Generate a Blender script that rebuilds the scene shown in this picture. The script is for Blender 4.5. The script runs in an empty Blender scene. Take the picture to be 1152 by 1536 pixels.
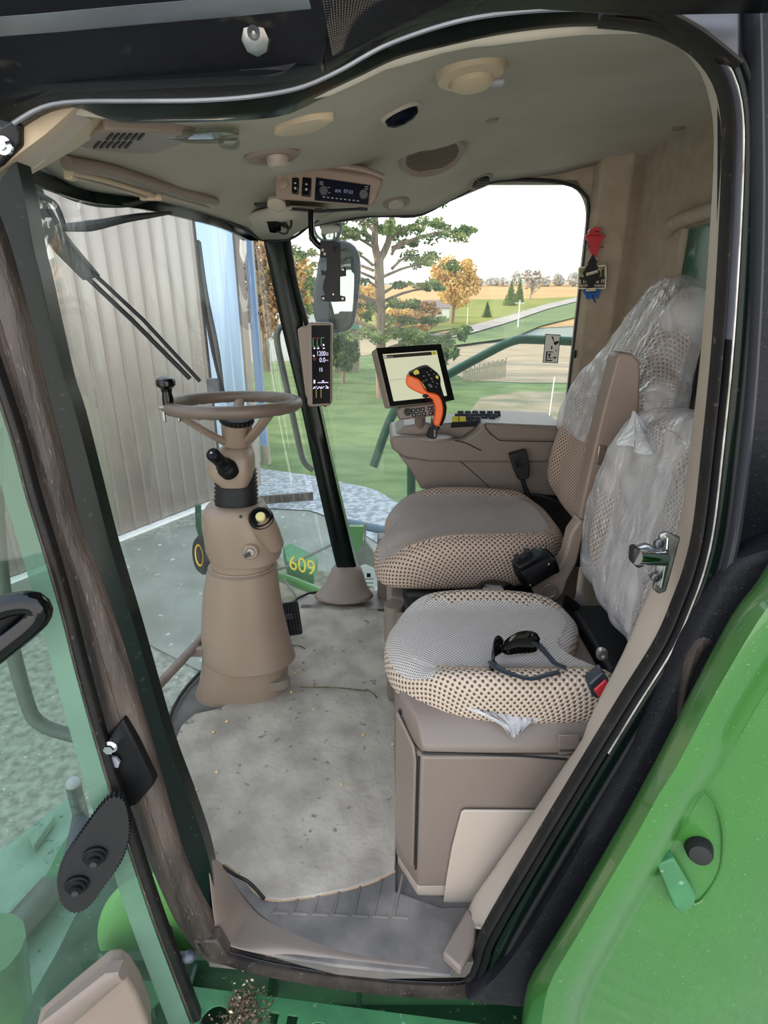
import bpy, bmesh, math, random
from mathutils import Vector, Matrix
V = Vector
random.seed(7)
SC = bpy.context.scene
COL = SC.collection
CZ = 1.3                      # camera height above the cab floor
F = 850.0
PITCH = math.atan(325.0/850.0)
sp, cp = math.sin(PITCH), math.cos(PITCH)
GZ = -2.0                     # farmyard ground

def ray(u, v):
    a = (u-576)/F; b = (768-v)/F
    return V((a, cp + b*sp, -sp + b*cp))
def P(u, v, x=None, y=None, z=None, d=None):
    r = ray(u, v)
    if y is not None: t = y/r.y
    elif z is not None: t = (z-CZ)/r.z
    elif x is not None: t = x/r.x
    else: t = d
    return V((0, 0, CZ)) + r*t
def PP(u, v, p0, n):
    r = ray(u, v); o = V((0, 0, CZ))
    return o + r*((V(p0)-o).dot(V(n))/r.dot(V(n)))

# ---------------------------------------------------------------- curves
def spline(pts, n, closed=False):
    pts = [V(p) for p in pts]; m = len(pts)
    if m == 2 and not closed:
        return [pts[0].lerp(pts[1], i/(n-1)) for i in range(n)]
    def cr(i, t):
        g = (lambda k: pts[k % m]) if closed else (lambda k: pts[max(0, min(m-1, k))])
        p0, p1, p2, p3 = g(i-1), g(i), g(i+1), g(i+2)
        return 0.5*((2*p1)+(p2-p0)*t+(2*p0-5*p1+4*p2-p3)*t*t+(-p0+3*p1-3*p2+p3)*t*t*t)
    dense = []
    segs = m if closed else m-1
    for i in range(segs):
        for k in range(12): dense.append(cr(i, k/12))
    dense.append(pts[0] if closed else pts[-1])
    L = [0]
    for i in range(1, len(dense)): L.append(L[-1]+(dense[i]-dense[i-1]).length)
    out = []; j = 0; tot = L[-1]
    cnt = n if closed else n-1
    for i in range(n):
        s = tot*i/cnt
        while j < len(L)-2 and L[j+1] < s: j += 1
        q = (s-L[j])/max(1e-9, L[j+1]-L[j])
        out.append(dense[j].lerp(dense[j+1], min(1, q)))
    return out
def lin(pts, n):
    pts = [V(p) for p in pts]; L = [0]
    for i in range(1, len(pts)): L.append(L[-1]+(pts[i]-pts[i-1]).length)
    out = []; j = 0
    for i in range(n):
        s = L[-1]*i/(n-1)
        while j < len(L)-2 and L[j+1] < s: j += 1
        out.append(pts[j].lerp(pts[j+1], (s-L[j])/max(1e-9, L[j+1]-L[j])))
    return out
def sstep(a, b, x):
    t = max(0, min(1, (x-a)/(b-a))); return t*t*(3-2*t)

# ---------------------------------------------------------------- materials
def srgb(c):
    if isinstance(c, str):
        c = [int(c[i:i+2], 16)/255 for i in (0, 2, 4)]
    return tuple((x/12.92 if x <= 0.04045 else ((x+0.055)/1.055)**2.4) for x in c)+(1.0,)
def newmat(name):
    m = bpy.data.materials.new(name); m.use_nodes = True
    nt = m.node_tree; nt.nodes.clear()
    return m, nt, nt.nodes, nt.links
def mat(name, c, rough=0.5, metal=0.0, c2=None, scale=8, detail=6, bump=0.0, bscale=None, spec=0.5, thr=(0.35, 0.65),
        stretch=None, coat=0.0, alpha=None, dust=None, dscale=60):
    m, nt, N, L = newmat(name)
    o = N.new('ShaderNodeOutputMaterial'); b = N.new('ShaderNodeBsdfPrincipled')
    L.new(b.outputs[0], o.inputs[0])
    b.inputs['Base Color'].default_value = srgb(c)
    b.inputs['Roughness'].default_value = rough
    b.inputs['Metallic'].default_value = metal
    b.inputs['Specular IOR Level'].default_value = spec
    b.inputs['Coat Weight'].default_value = coat
    tc = N.new('ShaderNodeTexCoord'); src = tc.outputs['Object']
    if stretch:
        mp = N.new('ShaderNodeMapping'); mp.inputs['Scale'].default_value = stretch
        L.new(src, mp.inputs[0]); src = mp.outputs[0]
    col = None
    if c2:
        n = N.new('ShaderNodeTexNoise'); n.inputs['Scale'].default_value = scale; n.inputs['Detail'].default_value = detail
        L.new(src, n.inputs['Vector'])
        r = N.new('ShaderNodeValToRGB'); r.color_ramp.elements[0].position = thr[0]; r.color_ramp.elements[1].position = thr[1]
        r.color_ramp.elements[0].color = srgb(c); r.color_ramp.elements[1].color = srgb(c2)
        L.new(n.outputs[0], r.inputs[0]); col = r.outputs[0]
    if dust:      # scattered specks
        n = N.new('ShaderNodeTexNoise'); n.inputs['Scale'].default_value = dscale; n.inputs['Detail'].default_value = 2
        L.new(src, n.inputs['Vector'])
        r = N.new('ShaderNodeValToRGB'); r.color_ramp.elements[0].position = .66; r.color_ramp.elements[1].position = .74
        r.color_ramp.elements[0].color = (0, 0, 0, 1); r.color_ramp.elements[1].color = (1, 1, 1, 1)
        L.new(n.outputs[0], r.inputs[0])
        mx = N.new('ShaderNodeMix'); mx.data_type = 'RGBA'
        L.new(r.outputs[0], mx.inputs[0])
        if col: L.new(col, mx.inputs[6])
        else: mx.inputs[6].default_value = srgb(c)
        mx.inputs[7].default_value = srgb(dust); col = mx.outputs[2]
    if col: L.new(col, b.inputs['Base Color'])
    if bump:
        n = N.new('ShaderNodeTexNoise'); n.inputs['Scale'].default_value = bscale or scale*4; n.inputs['Detail'].default_value = 5
        L.new(src, n.inputs['Vector'])
        bp = N.new('ShaderNodeBump'); bp.inputs['Strength'].default_value = bump; bp.inputs['Distance'].default_value = 0.01
        L.new(n.outputs[0], bp.inputs['Height']); L.new(bp.outputs[0], b.inputs['Normal'])
    return m
def emat(name, c, s=1.0):
    m, nt, N, L = newmat(name)
    o = N.new('ShaderNodeOutputMaterial'); b = N.new('ShaderNodeBsdfPrincipled')
    b.inputs['Base Color'].default_value = (0.01, 0.01, 0.01, 1); b.inputs['Roughness'].default_value = .2
    b.inputs['Emission Color'].default_value = srgb(c); b.inputs['Emission Strength'].default_value = s
    L.new(b.outputs[0], o.inputs[0]); return m
def glassmat(name, tint, ior=1.5, haze=0.0, hc='c8d0c8', flat=None):
    m, nt, N, L = newmat(name)
    o = N.new('ShaderNodeOutputMaterial')
    t = N.new('ShaderNodeBsdfTransparent'); t.inputs[0].default_value = srgb(tint)
    g = N.new('ShaderNodeBsdfGlossy'); g.inputs['Roughness'].default_value = 0.0
    f0 = ((ior-1)/(ior+1))**2
    lw = N.new('ShaderNodeLayerWeight'); lw.inputs[0].default_value = .5
    pw = N.new('ShaderNodeMath'); pw.operation = 'POWER'; pw.inputs[1].default_value = 5; L.new(lw.outputs['Facing'], pw.inputs[0])
    f = N.new('ShaderNodeMapRange'); f.inputs[3].default_value = f0*1.6; f.inputs[4].default_value = .9; L.new(pw.outputs[0], f.inputs[0])
    mx = N.new('ShaderNodeMixShader'); L.new(f.outputs[0], mx.inputs[0]); L.new(t.outputs[0], mx.inputs[1]); L.new(g.outputs[0], mx.inputs[2])
    last = mx
    if haze:
        d = N.new('ShaderNodeBsdfTranslucent'); d.inputs[0].default_value = srgb(hc)
        n = N.new('ShaderNodeTexNoise'); n.inputs['Scale'].default_value = 3; n.inputs['Detail'].default_value = 6
        tc = N.new('ShaderNodeTexCoord'); L.new(tc.outputs['Object'], n.inputs['Vector'])
        if flat: d = N.new('ShaderNodeBsdfDiffuse'); d.inputs[0].default_value = srgb(hc)
        ml = N.new('ShaderNodeMath'); ml.operation = 'MULTIPLY'; ml.inputs[1].default_value = haze*2; L.new(n.outputs[0], ml.inputs[0])
        m2 = N.new('ShaderNodeMixShader'); L.new(ml.outputs[0], m2.inputs[0]); L.new(mx.outputs[0], m2.inputs[1]); L.new(d.outputs[0], m2.inputs[2])
        last = m2
    L.new(last.outputs[0], o.inputs[0]); return m
def dotmat(name, base, dot, pu, pv, lo=0.15, hi=0.5):
    """woven seat cloth: staggered dark pits over a light weave, laid out in the cloth's own UVs (metres)"""
    m, nt, N, L = newmat(name)
    o = N.new('ShaderNodeOutputMaterial'); b = N.new('ShaderNodeBsdfPrincipled'); L.new(b.outputs[0], o.inputs[0])
    b.inputs['Roughness'].default_value = .9; b.inputs['Specular IOR Level'].default_value = .15
    uv = N.new('ShaderNodeUVMap'); sx = N.new('ShaderNodeSeparateXYZ'); L.new(uv.outputs[0], sx.inputs[0])
    cs = []
    for k, p in ((0, pu), (1, pv)):
        a = N.new('ShaderNodeMath'); a.operation = 'MULTIPLY'; a.inputs[1].default_value = 2*math.pi/p; L.new(sx.outputs[k], a.inputs[0])
        c = N.new('ShaderNodeMath'); c.operation = 'COSINE'; L.new(a.outputs[0], c.inputs[0]); cs.append(c)
    mu = N.new('ShaderNodeMath'); mu.operation = 'MULTIPLY'; L.new(cs[0].outputs[0], mu.inputs[0]); L.new(cs[1].outputs[0], mu.inputs[1])
    r = N.new('ShaderNodeValToRGB'); r.color_ramp.elements[0].position = lo; r.color_ramp.elements[1].position = hi
    r.color_ramp.elements[0].color = srgb(base); r.color_ramp.elements[1].color = srgb(dot)
    L.new(mu.outputs[0], r.inputs[0]); L.new(r.outputs[0], b.inputs['Base Color'])
    bp = N.new('ShaderNodeBump'); bp.inputs['Strength'].default_value = .5; bp.inputs['Distance'].default_value = .003; bp.invert = True
    L.new(mu.outputs[0], bp.inputs['Height']); L.new(bp.outputs[0], b.inputs['Normal'])
    return m
def filmmat(name, k=0.1, milk=.3, col='f2f2f5'):
    """thin clear bag film: see-through, milky where it bunches, with sharp wrinkled glints"""
    m, nt, N, L = newmat(name)
    o = N.new('ShaderNodeOutputMaterial')
    t = N.new('ShaderNodeBsdfTransparent'); t.inputs[0].default_value = (.97, .97, .98, 1)
    g = N.new('ShaderNodeBsdfGlossy'); g.inputs['Roughness'].default_value = .14
    d = N.new('ShaderNodeBsdfDiffuse'); d.inputs[0].default_value = srgb(col)
    tc = N.new('ShaderNodeTexCoord')
    mp = N.new('ShaderNodeMapping'); mp.inputs['Scale'].default_value = (1, 2.2, .8); mp.inputs['Rotation'].default_value = (.5, 0, 0); L.new(tc.outputs['Object'], mp.inputs[0])
    n = N.new('ShaderNodeTexNoise'); n.inputs['Scale'].default_value = 11; n.inputs['Detail'].default_value = 3; n.inputs['Distortion'].default_value = 1.6
    L.new(mp.outputs[0], n.inputs['Vector'])
    bp = N.new('ShaderNodeBump'); bp.inputs['Strength'].default_value = 1; bp.inputs['Distance'].default_value = .035
    L.new(n.outputs[0], bp.inputs['Height']); L.new(bp.outputs[0], g.inputs['Normal'])
    lw = N.new('ShaderNodeLayerWeight'); lw.inputs[0].default_value = .5; L.new(bp.outputs[0], lw.inputs['Normal'])
    r = N.new('ShaderNodeMapRange'); r.inputs[3].default_value = k; r.inputs[4].default_value = min(1, k+.4)
    L.new(lw.outputs['Facing'], r.inputs[0])
    mx = N.new('ShaderNodeMixShader'); L.new(r.outputs[0], mx.inputs[0]); L.new(t.outputs[0], mx.inputs[1]); L.new(g.outputs[0], mx.inputs[2])
    n2 = N.new('ShaderNodeTexNoise'); n2.inputs['Scale'].default_value = 4.5; n2.inputs['Detail'].default_value = 3; n2.inputs['Distortion'].default_value = .8; L.new(mp.outputs[0], n2.inputs['Vector'])
    r2 = N.new('ShaderNodeMapRange'); r2.inputs[1].default_value = .32; r2.inputs[2].default_value = .72; r2.inputs[3].default_value = milk*.2; r2.inputs[4].default_value = milk; L.new(n2.outputs[0], r2.inputs[0])
    m2 = N.new('ShaderNodeMixShader'); L.new(r2.outputs[0], m2.inputs[0]); L.new(mx.outputs[0], m2.inputs[1]); L.new(d.outputs[0], m2.inputs[2])
    L.new(m2.outputs[0], o.inputs[0]); return m

# ---------------------------------------------------------------- mesh building
def frame(d, up=V((0, 0, 1))):
    d = V(d).normalized()
    if abs(d.dot(up)) > .98: up = V((0, 1, 0)) if abs(d.y) < .9 else V((1, 0, 0))
    s = d.cross(up).normalized(); return d, s, s.cross(d).normalized()
class MB:
    def __init__(s): s.v = []; s.f = []; s.uv = {}; s.mi = []
    def add(s, vs, fs, mi=0):
        k = len(s.v); s.v += [V(p) for p in vs]
        for f in fs: s.f.append(tuple(i+k for i in f)); s.mi.append(mi)
        return k
    def box(s, c, d, ax=None, mi=0, taper=1.0):
        c = V(c); X, Y, Z = ax if ax else (V((1, 0, 0)), V((0, 1, 0)), V((0, 0, 1)))
        vs = []
        for k in (-1, 1):
            q = taper if k > 0 else 1
            for (i, j) in ((-1, -1), (1, -1), (1, 1), (-1, 1)):
                vs.append(c+X*(i*d[0]/2*q)+Y*(j*d[1]/2*q)+Z*(k*d[2]/2))
        s.add(vs, [(3, 2, 1, 0), (4, 5, 6, 7), (0, 1, 5, 4), (1, 2, 6, 5), (2, 3, 7, 6), (3, 0, 4, 7)], mi); return s
    def loft(s, rings, cap=True, close=True, mi=0, loop=False):
        n = len(rings[0]); vs = [p for r in rings for p in r]; fs = []
        R = len(rings)
        for i in range(R if loop else R-1):
            a = i*n; b = ((i+1) % R)*n
            for j in range(n if close else n-1):
                k = (j+1) % n; fs.append((a+j, a+k, b+k, b+j))
        if cap and close and not loop:
            fs.append(tuple(range(n-1, -1, -1))); fs.append(tuple((R-1)*n+i for i in range(n)))
        s.add(vs, fs, mi); return s
    def tube(s, pts, r, n=12, smooth=0, flat=None, cap=True, mi=0, loop=False):
        pts = [V(p) for p in pts]
        rr = r if isinstance(r, (list, tuple)) else [r]*len(pts)
        if smooth:
            R0 = rr; m = len(pts)
            new = spline(pts, smooth, closed=loop)
            if len(set(R0)) > 1:
                rr = [R0[min(m-2, int(i/(smooth-1)*(m-1)))]*(1-((i/(smooth-1)*(m-1)) % 1 if i < smooth-1 else 1)) +
                      R0[min(m-1, min(m-2, int(i/(smooth-1)*(m-1)))+1)]*((i/(smooth-1)*(m-1)) % 1 if i < smooth-1 else 1) for i in range(smooth)]
            else: rr = [R0[0]]*smooth
            pts = new
        rings = []; m = len(pts); prev = None
        for i, p in enumerate(pts):
            if loop: d = pts[(i+1) % m]-pts[i-1]
            else: d = pts[min(m-1, i+1)]-pts[max(0, i-1)]
            d = d.normalized()
            if prev is None: _, a, b = frame(d)
            else:
                a = (prev-d*prev.dot(d)).normalized(); b = a.cross(d).normalized()
            prev = a
            fa, fb = flat if flat else (1, 1)
            rings.append([p+a*(math.cos(t)*rr[i]*fa)+b*(math.sin(t)*rr[i]*fb) for t in [2*math.pi*k/n for k in range(n)]])
        return s.loft(rings, cap=cap, mi=mi, loop=loop)
    def cyl(s, p0, p1, r0, r1=None, n=20, mi=0): return s.tube([p0, p1], [r0, r0 if r1 is None else r1], n=n, mi=mi)
    def lathe(s, o, ax, prof, n=28, mi=0, sx=1.0, sy=1.0, up=V((0, 0, 1))):
        d, a, b = frame(ax, up); o = V(o)
        rings = [[o+d*h+a*(math.cos(t)*r*sx)+b*(math.sin(t)*r*sy) for t in [2*math.pi*k/n for k in range(n)]] for (r, h) in prof]
        return s.loft(rings, mi=mi)
    def sphere(s, c, r, n=14, m=9, sc=(1, 1, 1), ax=None, mi=0):
        c = V(c); X, Y, Z = ax if ax else (V((1, 0, 0)), V((0, 1, 0)), V((0, 0, 1)))
        rings = []
        for i in range(m):
            t = math.pi*(i+.02)/(m-1+.04)
            rings.append([c+X*(math.sin(t)*math.cos(q)*r*sc[0])+Y*(math.sin(t)*math.sin(q)*r*sc[1])+Z*(-math.cos(t)*r*sc[2]) for q in [2*math.pi*k/n for k in range(n)]])
        return s.loft(rings, mi=mi)
    def prism(s, pts, vec, mi=0):
        pts = [V(p) for p in pts]; vec = V(vec); n = len(pts)
        s.add(pts+[p+vec for p in pts], [tuple(range(n)), tuple(range(2*n-1, n-1, -1))]+[(i, i+n, (i+1) % n+n, (i+1) % n) for i in range(n)], mi); return s
    def grid(s, G, mi=0):
        n = len(G[0]); fs = []
        for i in range(len(G)-1):
            for j in range(n-1): fs.append((i*n+j, i*n+j+1, (i+1)*n+j+1, (i+1)*n+j))
        s.add([p for r in G for p in r], fs, mi); return s
    def band(s, A, B, back=(0, .02, 0), bulge=0.0, mi=0, loop=False, prof=None):
        """closed strip between two 3-D polylines with rounded face"""
        back = V(back); rings = []
        prof = prof or [(0, 0), (.12, .7), (.5, 1), (.88, .7), (1, 0)]
        nrm = -back.normalized()
        for a, b in zip(A, B):
            rings.append([a.lerp(b, t)+nrm*(bulge*h) for t, h in prof]+[b+back, a+back])
        return s.loft(rings, mi=mi, loop=loop)
    def build(s, name, mats, parent=None, bevel=0, seg=2, sub=0, angle=35, solid=0, uvs=None):
        me = bpy.data.meshes.new(name)
        me.from_pydata([tuple(p) for p in s.v], [], s.f); me.validate()
        if len(me.polygons) == len(s.mi):
            me.polygons.foreach_set('material_index', s.mi)
        if uvs:
            ul = me.uv_layers.new(name='UVMap')
            for l in me.loops: ul.data[l.index].uv = uvs[l.vertex_index]
        bm = bmesh.new(); bm.from_mesh(me); bmesh.ops.recalc_face_normals(bm, faces=bm.faces); bm.to_mesh(me); bm.free()
        me.polygons.foreach_set('use_smooth', [True]*len(me.polygons))
        me.set_sharp_from_angle(angle=math.radians(angle))
        for m in (mats if isinstance(mats, (list, tuple)) else [mats]): me.materials.append(m)
        o = bpy.data.objects.new(name, me); COL.objects.link(o)
        if solid:
            md = o.modifiers.new('s', 'SOLIDIFY'); md.thickness = solid; md.offset = 0
        if bevel:
            md = o.modifiers.new('b', 'BEVEL'); md.width = bevel; md.segments = seg; md.limit_method = 'ANGLE'; md.angle_limit = math.radians(40)
        if sub:
            md = o.modifiers.new('sub', 'SUBSURF'); md.levels = sub; md.render_levels = sub
        if parent is not None: par(o, parent)
        return o
def wloc(o):
    p = V((0, 0, 0))
    while o is not None:
        p += o.location; o = o.parent if False else None
    return p
def par(o, parent):
    o.parent = parent
    # roots stand unrotated at their base; meshes sit at the origin in world space
    root = parent
    while root.parent: root = root.parent
    if parent is root:
        o.matrix_parent_inverse = Matrix.Translation(-root.location)
def thing(name, label, cat, loc=(0, 0, 0), group=None):
    o = bpy.data.objects.new(name, None); COL.objects.link(o); o.location = loc; o.empty_display_size = .05
    o['label'] = label; o['category'] = cat
    if group: o['group'] = group
    return o
def tag(o, label, cat, group=None, kind=None):
    o['label'] = label; o['category'] = cat
    if group: o['group'] = group
    if kind: o['kind'] = kind
    return o
def struct(o, label=None):
    o['kind'] = 'structure'
    if label: o['label'] = label
    return o
def copytree(o, loc, label=None):
    c = o.copy(); COL.objects.link(c); c.location = loc
    if label: c['label'] = label
    for ch in list(o.children):
        d = ch.copy(); COL.objects.link(d); d.parent = c
        for g in list(ch.children):
            e = g.copy(); COL.objects.link(e); e.parent = d
    return c
def text(name, s, pos, X, Y, size, m, parent=None, depth=.0003, align='CENTER', sx=1.0):
    cu = bpy.data.curves.new(name, 'FONT'); cu.body = s; cu.size = size; cu.align_x = align; cu.align_y = 'CENTER'; cu.extrude = depth
    t = bpy.data.objects.new(name, cu); COL.objects.link(t)
    dg = bpy.context.evaluated_depsgraph_get()
    me = bpy.data.meshes.new_from_object(t.evaluated_get(dg)); bpy.data.objects.remove(t)
    X = V(X).normalized()*sx; Y = V(Y).normalized(); Z = V(X).cross(Y).normalized()
    M = Matrix(((X.x, Y.x, Z.x, pos[0]), (X.y, Y.y, Z.y, pos[1]), (X.z, Y.z, Z.z, pos[2]), (0, 0, 0, 1)))
    me.transform(M); me.materials.clear(); me.materials.append(m)
    o = bpy.data.objects.new(name, me); COL.objects.link(o)
    if parent: par(o, parent)
    return o
def pillow(name, out, o, U, W, N, T, mats, parent=None, hf=None, pick=None, n=56, r=.035, bulge=.02, bot=True, grow=0, wob=0, scale_c=None):
    """upholstered pad: outline `out` in (a,b), upper face towards N, rounded sides, hf(a,b,s) lifts the upper face"""
    o, U, W, N = V(o), V(U).normalized(), V(W).normalized(), V(N).normalized()
    pts = spline([(a, b, 0) for a, b in out], n, closed=True)
    c = scale_c or V((sum(p.x for p in pts)/n, sum(p.y for p in pts)/n, 0)); c = V((c[0], c[1], 0))
    per = [(p-c) for p in pts]
    prof = []
    for k in range(1, 9): prof.append((k/9*.9, 0, None))
    rings = []; uvs = []; mi = []
    R = min(p.length for p in per)
    def ring(fn_s, h, ext):
        rg = []; uu = []
        for p in per:
            L = p.length; q = c+p*((L*fn_s+grow)/L if fn_s > .5 else fn_s)
            lift = hf(q.x, q.y, fn_s) if hf and h is None else 0
            dome = bulge*(1-fn_s**3) if h is None else 0
            w = 0
            if wob: w = wob*(math.sin(q.x*61+q.y*23)+math.sin(q.y*83-q.x*31))*.5
            z = (T+lift+dome if h is None else h)+w
            rg.append(o+U*q.x+W*q.y+N*z)
            e = c+p*((L*fn_s+ext)/L) if L > 0 else c
            uu.append((e.x, e.y))
        return rg, uu
    S = [.04, .15, .27, .39, .5, .6, .7, .78, .85]
    for s_ in S:
        a, b = ring(s_, None, 0); rings.append(a); uvs += b
    m = 6; hl = [hf(0, 0, 1) if False else 0]
    for k in range(0, m+1):       # rounded shoulder, following the lifted edge
        t = math.pi/2*k/m
        rg = []; uu = []
        for p in per:
            L = p.length
            d = L-r+r*math.sin(t)+grow; q = c+p*(d/L)
            lift = hf(q.x, q.y, 1) if hf else 0
            z = T-r+r*math.cos(t)+lift*(1-.0*k/m)
            if wob: z += wob*math.sin(q.x*61+q.y*23)
            rg.append(o+U*q.x+W*q.y+N*z); ext = r*t-r*math.sin(t)
            uu.append(((c+p*((d+ext)/L)).x, (c+p*((d+ext)/L)).y))
        rings.append(rg); uvs += uu
    e0 = r*math.pi/2-r
    for k, (hh, din) in enumerate(((.5, 0), (.25, .004), (.05, .02), (0, .05))):
        rg = []; uu = []
        for p in per:
            L = p.length; d = L-din+grow; q = c+p*(d/L)
            lift = hf((c+p).x, (c+p).y, 1) if hf else 0
            top = T-r+lift; z = top*hh
            rg.append(o+U*q.x+W*q.y+N*z); ee = e0+(top-z)
            uu.append(((c+p*((L+ee)/L)).x, (c+p*((L+ee)/L)).y))
        rings.append(rg); uvs += uu
    b = MB(); b.loft(rings)
    if pick:
        nn = n
        for i in range(len(rings)-1):
            for j in range(nn):
                a = uvs[i*nn+j]; b.mi[i*nn+j] = pick(a[0], a[1], i)
        b.mi[-2] = pick(c.x, c.y, 0)
    ob = b.build(name, mats, parent, sub=1, angle=180, uvs=uvs)
    return ob
# ================================================================ world, camera, sun
cam = bpy.data.cameras.new('camera'); cam.sensor_fit = 'VERTICAL'; cam.sensor_height = 36; cam.lens = 36*F/1536
cam.clip_start = .02; cam.clip_end = 2000
co = bpy.data.objects.new('camera', cam); COL.objects.link(co); co.location = (0, 0, CZ); co.rotation_euler = (math.pi/2-PITCH, 0, 0)
SC.camera = co
SC.view_settings.view_transform = 'Standard'; SC.view_settings.look = 'None'; SC.view_settings.gamma = 1
SC.view_settings.exposure = 0.0; SC.view_settings.use_curve_mapping = False
w = bpy.data.worlds.new('sky'); SC.world = w; w.use_nodes = True
N = w.node_tree.nodes; L = w.node_tree.links; N.clear()
wo = N.new('ShaderNodeOutputWorld'); bg = N.new('ShaderNodeBackground'); L.new(bg.outputs[0], wo.inputs[0])
tc = N.new('ShaderNodeTexCoord'); sx = N.new('ShaderNodeSeparateXYZ'); L.new(tc.outputs['Generated'], sx.inputs[0])
rp = N.new('ShaderNodeValToRGB'); L.new(sx.outputs[2], rp.inputs[0])
el = rp.color_ramp.elements; el[0].position = 0.0; el[0].color = (1.0, .95, .88, 1); el[1].position = .85; el[1].color = (.62, .73, .92, 1)
e = el.new(.10); e.color = (1.0, .99, .96, 1); e = el.new(.35); e.color = (.84, .91, 1.0, 1)
L.new(rp.outputs[0], bg.inputs[0]); bg.inputs[1].default_value = 3.0
sun = bpy.data.lights.new('sun', 'SUN'); sun.energy = 5.5; sun.color = (1.0, .74, .46); sun.angle = math.radians(1.0)
so = bpy.data.objects.new('sun', sun); COL.objects.link(so)
sd = V((-0.86, 0.12, .27)).normalized()      # towards the sun: low, beyond the metal barn
so.rotation_euler = sd.to_track_quat('Z', 'Y').to_euler(); so.location = (-20, 5, 20)

# ================================================================ materials
M = {}
M['taupe'] = mat('taupe_plastic', '8a7a6e', .45, c2='837367', scale=3, bump=.04, bscale=400)
M['taupe2'] = mat('console_plastic', '7b6e65', .42, c2='75685f', scale=3, bump=.05, bscale=400)
M['column'] = mat('column_plastic', '8f7b6c', .42, c2='887465', scale=4, bump=.03, bscale=400)
M['tan'] = mat('light_tan_plastic', 'b3a699', .5, c2='aa9c8e', scale=3, bump=.03, bscale=300)
M['cream'] = mat('cream_plastic', 'c9b499', .5, c2='bda78b', scale=3, bump=.03, bscale=300)
M['liner'] = mat('headliner_fabric', 'b6aea0', .95, c2='aba395', scale=3, bump=.03, bscale=900, spec=.1)
M['backtrim'] = mat('rear_trim', 'a99b8a', .85, c2='9e907f', scale=20, bump=.1, bscale=300, spec=.2)
M['rubber'] = mat('black_rubber', '131214', .45, c2='1e1b1a', scale=14, bump=.1, bscale=60, spec=.3, dust='4a4038', dscale=70)
M['black'] = mat('black_plastic', '0c0c0e', .45, c2='131315', scale=12, spec=.2)
M['matte'] = mat('matte_black', '101012', .6)
M['gloss'] = mat('gloss_black', '050608', .12, spec=.4)
M['frit'] = mat('painted_glass_edge', '06100d', .22, c2='0a1713', scale=6, spec=.25, dust='1f2a26', dscale=90)
M['body'] = mat('dusty_black_body', '0e0f14', .5, c2='17181d', scale=6, bump=.12, bscale=80, spec=.25, dust='4b4843', dscale=330)
M['roof'] = mat('dark_roof_plastic', '101118', .45, c2='1b1b22', scale=5, spec=.3, bump=.1, bscale=90, dust='3a3733', dscale=30)
M['dirtbrown'] = mat('dusty_brown_pillar', '2a2320', .5, c2='62544c', scale=7, stretch=(3, 3, .5), bump=.3, bscale=60, thr=(.4, .72), dust='74665b', dscale=120)
M['greymetal'] = mat('grey_painted_metal', '4e4f57', .3, c2='42434a', scale=5)
M['steel'] = mat('steel', 'b4b4b4', .38, 1.0, c2='87827c', scale=30)
M['chrome'] = mat('chrome', 'd8dadd', .08, 1.0)
M['darksteel'] = mat('dark_steel', '55555a', .35, .8)
M['silver'] = mat('silver_strip', 'a9abb5', .35, .5, c2='8e909a', scale=9)
M['green'] = mat('green_paint', '3b722f', .3, c2='35682c', scale=3, coat=.6, dust='668c63', dscale=260, bump=.03, bscale=15)
M['green2'] = mat('dark_green_paint', '1f4a2c', .5, c2='173a24', scale=6, dust='6f8f76', dscale=60)
M['green3'] = mat('platform_green', '3f7c4c', .55, c2='386d45', scale=14, dust='7c9c8c', dscale=40, bump=.1)
M['mint'] = mat('faded_green_paint', '7d9a88', .6, c2='66846f', scale=7, dust='3c5a4c', dscale=30)
M['greenglow'] = mat('lit_green_shield', '7fbb6a', .4, c2='76b062', scale=3)  # green cover, the light on it put into a brighter green
M['rail'] = mat('rail_green', '2f6f4d', .4, c2='2a6245', scale=8)
M['greytube'] = mat('weathered_grey_tube', '5c6058', .55, c2='4c5049', scale=12)
M['knob'] = mat('tiller_yellow', 'f2c21a', .4)
M['yellow'] = mat('yellow_key', 'c9bd2a', .4)
M['cream_btn'] = mat('pale_yellow_cap', 'd8cb8e', .4)
M['orange'] = mat('orange_grip', 'f2661c', .38, c2='ee5f17', scale=4)
M['red'] = mat('red_plastic', 'c03038', .4)
M['white'] = mat('white_paint', 'e6e6e2', .5)
M['screen_on'] = emat('lit_screen', 'e4e6c4', .78)
M['screen_bar'] = mat('screen_bar', '2c2a22', .3)
M['lcd'] = mat('dark_lcd', '03040a', .25, spec=.1)
M['lcdblue'] = mat('dark_blue_lcd', '050a1c', .3, spec=.15)
M['seg_white'] = emat('lcd_white', 'e0d8ff', 1.2)
M['seg_green'] = emat('lcd_green', '5ed06a', .8)
M['seg_red'] = emat('lcd_red', 'c83a34', .8)
M['seg_amber'] = emat('lcd_amber', 'c9a060', .8)
M['seg_dim'] = emat('lcd_dim', '8a93b8', .6)
M['mark'] = mat('grey_marking', 'a4a4a8', .5)
M['mat'] = mat('worn_floor_mat', '938a7f', .95, c2='aea497', scale=9, detail=12, bump=.5, bscale=35, spec=.1, thr=(.36, .62), dust='7a7268', dscale=38)
M['matedge'] = mat('mat_edge', 'a08468', .95)
M['sill'] = mat('scuffed_rubber_sill', '5a5653', .6, c2='7c746e', scale=9, detail=8, bump=.15, bscale=40, thr=(.4, .66))
M['silldirt'] = mat('dusty_sill_body', '1a1715', .6, c2='3d352f', scale=12, bump=.2, spec=.15, dust='5a4f46', dscale=200)
M['floor'] = mat('cab_floor', '57534f', .8, c2='6b6661', scale=12, bump=.2)
M['kernel'] = mat('corn_yellow', 'dcae55', .6, c2='e6c98a', scale=200)
M['husk'] = mat('husk', '7a684e', .9, c2='3a2e22', scale=90)
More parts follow.
